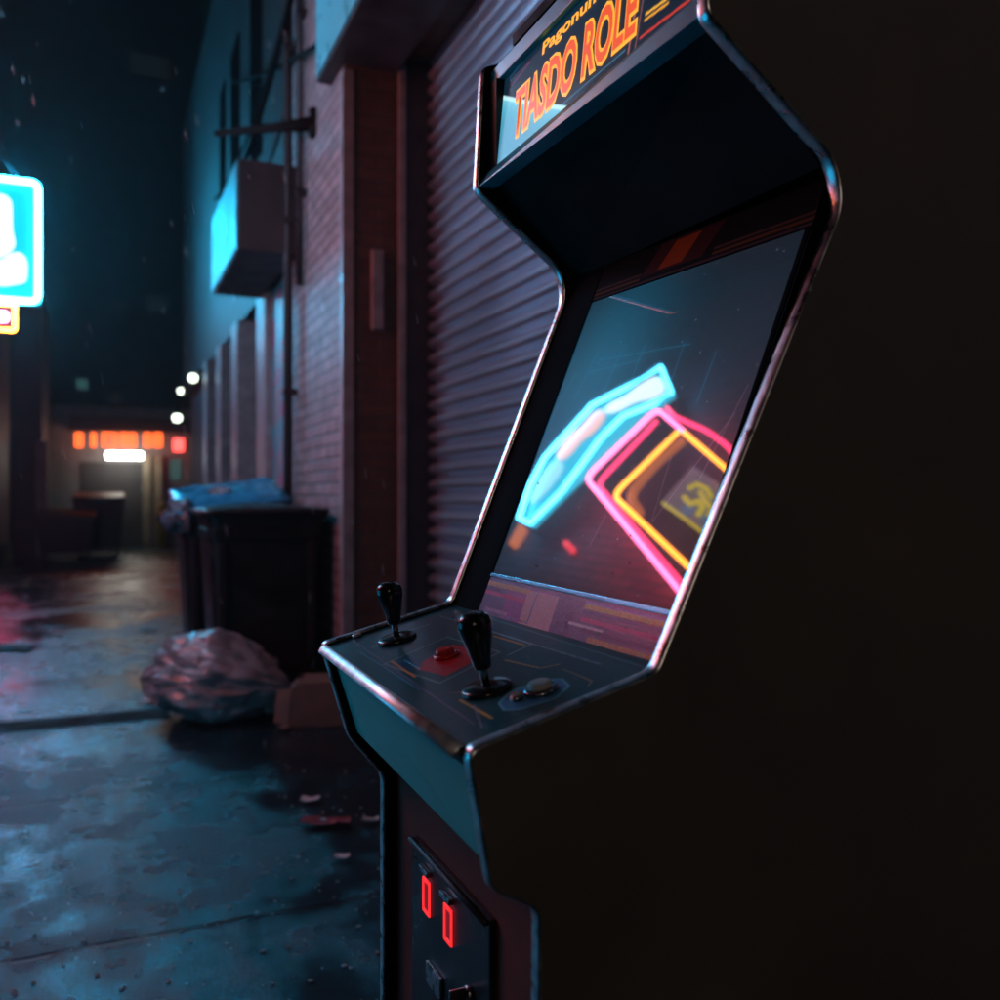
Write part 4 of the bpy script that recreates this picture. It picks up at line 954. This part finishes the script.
# ------------------------------------------------------------------ bins by the wall
def wheelie(x0, x1, y0, y1, h, label, lidm, lid_rise, opened=0.0):
    o = empty('wheelie_bin', ((x0 + x1) / 2, (y0 + y1) / 2, 0), label, 'bin', 'wheelie bins by the brick wall')
    t = .055
    levels = [(.10, t), (.16, t * .95), (h - .16, .012), (h - .155, .0), (h - .10, -.006), (h - .095, .004), (h - .03, .0), (h - .028, -.02), (h, -.022)]
    bm = bmesh.new(); rings = []
    for z, d in levels:
        c = Vector(((x0 + x1) / 2, (y0 + y1) / 2, z)); rings.append([bm.verts.new(p) for p in round_rect(c, Vector((1, 0, 0)), Vector((0, 1, 0)), x1 - x0 - 2 * d, y1 - y0 - 2 * d, .06, 5)])
    for ra, rb_ in zip(rings, rings[1:]):
        n = len(ra)
        for k in range(n): bm.faces.new((ra[k], ra[(k + 1) % n], rb_[(k + 1) % n], rb_[k]))
    bm.faces.new(rings[0][::-1]); bm.faces.new(rings[-1]); bod = finish('body', bm, M['bin_plastic'], o, True)
    md = bod.modifiers.new('es', 'EDGE_SPLIT'); md.split_angle = R(35)
    # moulded ribs on the side that faces the camera
    for fx_ in (.12, .88):
        xx = x0 + (x1 - x0) * fx_; boxes('rib', [(xx - .022, xx + .022, y0 - .004, y0 + .05, .25, h - .17)], M['bin_plastic'], bod, bevel=.006)
    # domed lid, hinged along the wall side
    bm = bmesh.new(); nx_, ny_ = 10, 8; g = []
    for j in range(ny_ + 1):
        row = []
        for i in range(nx_ + 1):
            a = i / nx_; b = j / ny_
            zz = h + .012 + lid_rise * (.45 * a + .75 * b) + .035 * math.sin(math.pi * a) * math.sin(math.pi * b) + .010 * mnoise.noise(Vector((a * 5, b * 5, h)))
            row.append(bm.verts.new((x0 - .04 + (x1 - x0 + .06) * a, y0 - .035 + (y1 - y0 + .07) * b, zz)))
        g.append(row)
    for j in range(ny_):
        for i in range(nx_): bm.faces.new((g[j][i], g[j][i + 1], g[j + 1][i + 1], g[j + 1][i]))
    r = bmesh.ops.extrude_face_region(bm, geom=bm.faces[:]); bmesh.ops.translate(bm, verts=[v for v in r['geom'] if isinstance(v, bmesh.types.BMVert)], vec=(0, 0, -.03))
    finish('lid', bm, lidm, o, True)
    tubes('handle', [([Vector((x1 - .02, y0 + .12, h - .05)), Vector((x1 + .03, y0 + .12, h - .03)), Vector((x1 + .03, y1 - .12, h - .03)), Vector((x1 - .02, y1 - .12, h - .05))], .014)], M['bin_plastic'], o, 8)
    for yy in (y0 + .09, y1 - .09):
        bm = bmesh.new(); lathe(bm, [(.04, -.025), (.095, -.022), (.10, 0), (.095, .022), (.04, .025)], Vector((x1 - .10, yy, .10)), Vector((0, 1, 0)), 20); wh = finish('wheel', bm, M['rubber'], o, True)
        bm = bmesh.new(); lathe(bm, [(.045, -.027), (.045, .027)], Vector((x1 - .10, yy, .10)), Vector((0, 1, 0)), 14); finish('hub', bm, M['dark_steel'], wh, True)
    for yy in (y0 + .10, y1 - .10):
        bm = bmesh.new(); lathe(bm, [(.05, -.02), (.05, .02)], Vector((x0 + .16, yy, .05)), Vector((0, 1, 0)), 14); finish('wheel', bm, M['rubber'], o, True)
    return o
wheelie(.535, 1.185, 5.20, 5.85, 1.10, 'black wheelie bin nearest the cabinet, behind the bin bag', M['bin_plastic'], .01)
wheelie(.47, 1.12, 6.05, 6.75, 1.08, 'wheelie bin with a blue lid standing behind the nearer black bin', M['lid_blue'], .20)

def crumple(name, c, rad, seed, mat, label, cat, sub=5, ridge=.16, flat=0.0, parent=None):
    bm = bmesh.new(); bmesh.ops.create_icosphere(bm, subdivisions=sub, radius=1.0)
    for v in bm.verts:
        d = v.co.normalized(); p = d * 1.6 + Vector((seed, 0, 0))
        n1 = mnoise.noise(p); n2 = 1 - abs(mnoise.noise(p * 2.3)); n3 = 1 - abs(mnoise.noise(p * 5.1 + Vector((3, 1, 2)))); n4 = 1 - abs(mnoise.noise(p * 11))
        k = 1 + ridge * (1.3 * n1 + .75 * n2 + .45 * n3 + .18 * n4 - 1.0)
        q = Vector((d.x * rad[0], d.y * rad[1], d.z * rad[2])) * k
        if q.z < -rad[2] * .75: q.z = -rad[2] * .75 + (q.z + rad[2] * .75) * .05
        v.co = q + c
    lowest = min(v.co.z for v in bm.verts)
    if parent is None and flat == 0.0: bmesh.ops.translate(bm, verts=bm.verts[:], vec=(0, 0, -lowest + .002))
    return finish(name, bm, mat, parent, True)
def bag_mat(name, base, rough):
    m = pm(name, base, rough, var=.5, nscale=5, rvar=.06, bump=.10, bscale=14, coat=.1)
    b = m.node_tree.nodes['Principled BSDF']; b.inputs['Transmission Weight'].default_value = 0.45
    return m
BAG = bag_mat('thin_bin_bag_film', (0.30, 0.34, 0.37), .30)
bgc = onZ(222, 722); bag = empty('bin_bag', (bgc.x, bgc.y + .15, 0), 'full crumpled translucent bin bag on the wet ground in front of the bins', 'bin bag')
perp = RGT
bm = bmesh.new(); bmesh.ops.create_icosphere(bm, subdivisions=6, radius=1.0)
for v in bm.verts:
    d = v.co.normalized(); p = d * 1.5 + Vector((4.2, 1, 0))
    ang = math.atan2(d.z, d.y); ax_ = d.x
    n1 = mnoise.noise(p); c1 = Vector((math.cos(ang) * 1.6, math.sin(ang) * 1.6, ax_ * .7))
    f1_ = 1 - abs(mnoise.noise(c1 * 1.5 + Vector((0, 3, 1)))) ** .6; f2_ = 1 - abs(mnoise.noise(c1 * 3.4 + d * .8 + Vector((5, 0, 2)))) ** .6; f3_ = 1 - abs(mnoise.noise(d * 7.5 + c1)) ** .7; f4_ = mnoise.noise(d * 16)
    lump = abs(mnoise.noise(d * 2.6 + Vector((7, 2, 5))))
    k = 1 + .17 * n1 + .13 * (lump - .25) + .13 * (f1_ - .5) + .075 * (f2_ - .5) + .022 * (f3_ - .5) + .004 * f4_
    q = Vector((d.x * .37, d.y * .29, d.z * .235)) * k
    s_ = max(0, q.x) / .38                                    # pinch towards the tied neck at the right
    q.y *= 1 - .30 * s_ * s_; q.z *= 1 - .26 * s_ * s_; q.z -= .06 * s_
    q.z = max(q.z, -.19 + .01 * f3_)
    v.co = bag.location + perp * q.x + FWD * q.y + Vector((0, 0, q.z + .205))
finish('body', bm, BAG, bag, True)
neck = bag.location + perp * .36 + Vector((0, 0, .12)) - FWD * .04
bm = bmesh.new(); seg = 20; rings = []
for j, (rr, dx) in enumerate(((.10, -.06), (.055, .0), (.035, .03), (.06, .07), (.10, .11))):
    ring = []
    for k in range(seg):
        a = 2 * math.pi * k / seg; w = 1 + (.25 * math.sin(a * 5 + j) if j > 0 else .1 * math.sin(a * 7))
        ring.append(bm.verts.new(neck + perp * (dx + .02 * math.sin(3 * a + j)) + FWD * (rr * w * math.cos(a)) + UP * (rr * w * math.sin(a) * 1.15)))
    rings.append(ring)
for ra, rb_ in zip(rings, rings[1:]):
    for k in range(seg): bm.faces.new((ra[k], ra[(k + 1) % seg], rb_[(k + 1) % seg], rb_[k]))
finish('neck', bm, BAG, bag, True)
# plastic bag hanging over the far bin's corner
hb_ = crumple('bin_bag', Vector((.46, 6.12, 1.05)), (.10, .13, .13), 2.0, bag_mat('blue_bag_film', (.10, .15, .20), .2), '', '', 5, .3, flat=1.0)
tag(hb_, 'pale blue plastic bag hanging over the corner of the bin behind', 'bin bag')
hb2 = crumple('bin_bag', Vector((.74, 6.36, 1.205)), (.10, .09, .04), 6.0, bag_mat('white_bag_film', (.35, .42, .46), .2), '', '', 5, .3, flat=1.0)
tag(hb2, 'small crumpled white bag lying on the blue bin lid', 'bin bag')
# open cardboard box lying next to the bag
cb = empty('cardboard_box', (0, 0, 0), 'brown cardboard box on its side between the bin bag and the cabinet', 'box')
bc = onZ(312, 728); cb.location = bc
def cbx(pts): return [bc + RGT * a_ + FWD * b_ + UP * c_ for a_, b_, c_ in pts]
bm = bmesh.new()
hexa(bm, cbx([(-.12, 0, .003), (.28, .02, .003), (.28, .30, .003), (-.12, .30, .003)]), cbx([(-.12, 0, .008), (.28, .02, .008), (.28, .30, .008), (-.12, .30, .008)]))
hexa(bm, cbx([(-.12, 0, .009), (.28, .02, .009), (.28, .026, .009), (-.12, .006, .009)]), cbx([(-.10, .02, .21), (.28, .03, .23), (.28, .036, .23), (-.10, .026, .21)]))
hexa(bm, cbx([(-.12, .294, .009), (.28, .294, .009), (.28, .30, .009), (-.12, .30, .009)]), cbx([(-.11, .27, .22), (.28, .28, .23), (.28, .286, .23), (-.11, .276, .22)]))
hexa(bm, cbx([(-.10, .027, .212), (.28, .037, .231), (.28, .279, .231), (-.11, .269, .221)]), cbx([(-.10, .027, .217), (.28, .037, .236), (.28, .279, .236), (-.11, .269, .226)]))
finish('shell', bm, M['card'], cb)
bm = bmesh.new(); hexa(bm, cbx([(-.125, .0, .012), (-.121, .004, .012), (-.20, .03, .02), (-.204, .026, .02)]), cbx([(-.105, .02, .20), (-.101, .024, .20), (-.19, .06, .18), (-.194, .056, .18)])); finish('flap', bm, M['card'], cb)

# ------------------------------------------------------------------ drain, litter, rain
dr = empty('drain_channel', (-.3, 5.25, 0), 'dark slotted drain channel crossing the wet alley left of the bin bag', 'drain')
bm = bmesh.new(); box(bm, XL + .05, .34, 5.14, 5.38, -.02, .004); finish('tray', bm, M['rubber'], dr)
bm = bmesh.new()
for k in range(6): y_ = 5.165 + k * .034; box(bm, XL + .06, .33, y_, y_ + .012, .0045, .009)
finish('grate', bm, M['rubber'], dr)
def scrap(px, py, w, d, mat, label, seed, cat='litter'):
    c = onZ(px, py); bm = bmesh.new(); n = 7; g = []
    for j in range(n):
        row = []
        for i in range(n):
            a, b = i / (n - 1) - .5, j / (n - 1) - .5
            h = .010 + .018 * abs(mnoise.noise(Vector((a * 4 + seed, b * 4, seed)))) + .02 * (a * a + b * b)
            e = 1 + .25 * mnoise.noise(Vector((a * 3, b * 3, seed + 5)))
            row.append(bm.verts.new(c + RGT * (a * w * e) + FWD * (b * d * e) + UP * h))
        g.append(row)
    for j in range(n - 1):
        for i in range(n - 1): bm.faces.new((g[j][i], g[j][i + 1], g[j + 1][i + 1], g[j + 1][i]))
    r = bmesh.ops.extrude_face_region(bm, geom=bm.faces[:]); bmesh.ops.translate(bm, verts=[v for v in r['geom'] if isinstance(v, bmesh.types.BMVert)], vec=(0, 0, -.003))
    tag(finish('litter', bm, mat, None, False, shift=c), label, cat, 'litter on the wet ground')
scrap(147, 629, .15, .16, M['paper'], 'white crumpled paper beyond the bin bag, left of the bins', 1.0)
scrap(152, 702, .10, .10, M['paper'], 'white scrap touching the left end of the bin bag', 2.2)
scrap(310, 803, .07, .04, M['paper'], 'small pale scrap left of the cabinet, behind the red wrapper', 3.1)
scrap(325, 826, .17, .07, M['paper_red'], 'flat red wrapper on the ground left of the cabinet', 4.4)
scrap(371, 824, .06, .03, M['paper'], 'white scrap right beside the cabinet, level with the red wrapper', 5.6)
scrap(341, 861, .05, .03, M['paper'], 'pale scrap in front of the red wrapper', 6.1)
scrap(283, 731, .06, .05, M['card'], 'brown scrap at the neck of the bin bag', 7.3)
scrap(12, 649, .35, .25, M['rubber'], 'dark flattened rag lying by the left edge of the alley', 8.3)
bm = bmesh.new(); rr = random.Random(11)
for _ in range(420):
    px, py = rr.uniform(-60, 400), rr.uniform(640, 1050); c = onZ(px, py); s_ = rr.uniform(.002, .007)
    m_ = Matrix.Translation(c + Vector((0, 0, s_ * .4))) @ Matrix.Rotation(rr.uniform(0, 6), 4, 'Z') @ Matrix.Diagonal((s_ * rr.uniform(.7, 1.6), s_, s_ * .6, 1))
    bmesh.ops.create_icosphere(bm, subdivisions=1, radius=1.0, matrix=m_)
tag(finish('grit', bm, pm('grit', (.20, .20, .21), .5)), 'small grit and crumbs scattered over the wet alley slabs', 'grit', kind='stuff')
bm = bmesh.new()
for k in range(230):
    px, py = rr.uniform(0, 1000), rr.uniform(-40, 700); z = rr.uniform(1.6, 7.0)
    d = ray(px, py); p = EYE + d * z
    if p.x > 1.0 and z > 1.2 and px > 400: continue
    if p.x < XL + .2 or p.z < .3 or p.x > XP - .1: continue
    L = rr.uniform(.008, .022) * (z / 3); t = Vector((rr.uniform(.10, .30), rr.uniform(-.05, .05), -1)).normalized()
    tube(bm, [p - t * L, p - t * L * .2, p + t * L * .8, p + t * L], [.0002, .0006 * z / 3, .0007 * z / 3, .0002], 6)
tag(finish('rain', bm, pm('rain_water', (.75, .78, .80), .12, rvar=.03), smooth=True), 'thin falling raindrops in the night air', 'rain', kind='stuff')

# ------------------------------------------------------------------ haze
HAZE = 0.0014
if HAZE:
    bm = bmesh.new(); box(bm, -58, 58, -23, 92, -1.0, 29.0)
    m = bpy.data.materials.new('night_mist'); m.use_nodes = True; nt = m.node_tree
    nt.nodes.remove(nt.nodes['Principled BSDF']); pv = nt.nodes.new('ShaderNodeVolumePrincipled')
    pv.inputs['Color'].default_value = (.92, .95, .97, 1); pv.inputs['Density'].default_value = HAZE; pv.inputs['Anisotropy'].default_value = 0.72
    nt.links.new(pv.outputs[0], nt.nodes['Material Output'].inputs['Volume'])
    hz = finish('haze', bm, m); tag(hz, kind='stuff')

# ------------------------------------------------------------------ camera and render
cd = bpy.data.cameras.new('camera'); cam = bpy.data.objects.new('camera', cd); COL.objects.link(cam)
cam.location = EYE; cam.rotation_euler = (R(90), 0, -A0)
cd.sensor_fit = 'HORIZONTAL'; cd.sensor_width = 36; cd.lens = 36 * F / 1000; cd.shift_y = (HY - 500) / 1000
cd.clip_start = 0.05; cd.clip_end = 400
cd.dof.use_dof = True; cd.dof.focus_distance = 1.34; cd.dof.aperture_fstop = cd.lens / 1000 / 0.0105; cd.dof.aperture_blades = 0
S.camera = cam
S.view_settings.view_transform = 'Standard'; S.view_settings.look = 'None'; S.view_settings.gamma = 1; S.view_settings.use_curve_mapping = False
S.view_settings.exposure = 0.0
S.render.engine = 'CYCLES'
cy = S.cycles
cy.use_denoising = True
try: cy.denoiser = 'OPENIMAGEDENOISE'
except Exception: pass
cy.max_bounces = 6; cy.diffuse_bounces = 3; cy.glossy_bounces = 4; cy.transmission_bounces = 4; cy.volume_bounces = 0
cy.sample_clamp_indirect = 4.0; cy.sample_clamp_direct = 0; cy.use_light_tree = True
cy.caustics_reflective = False; cy.caustics_refractive = False
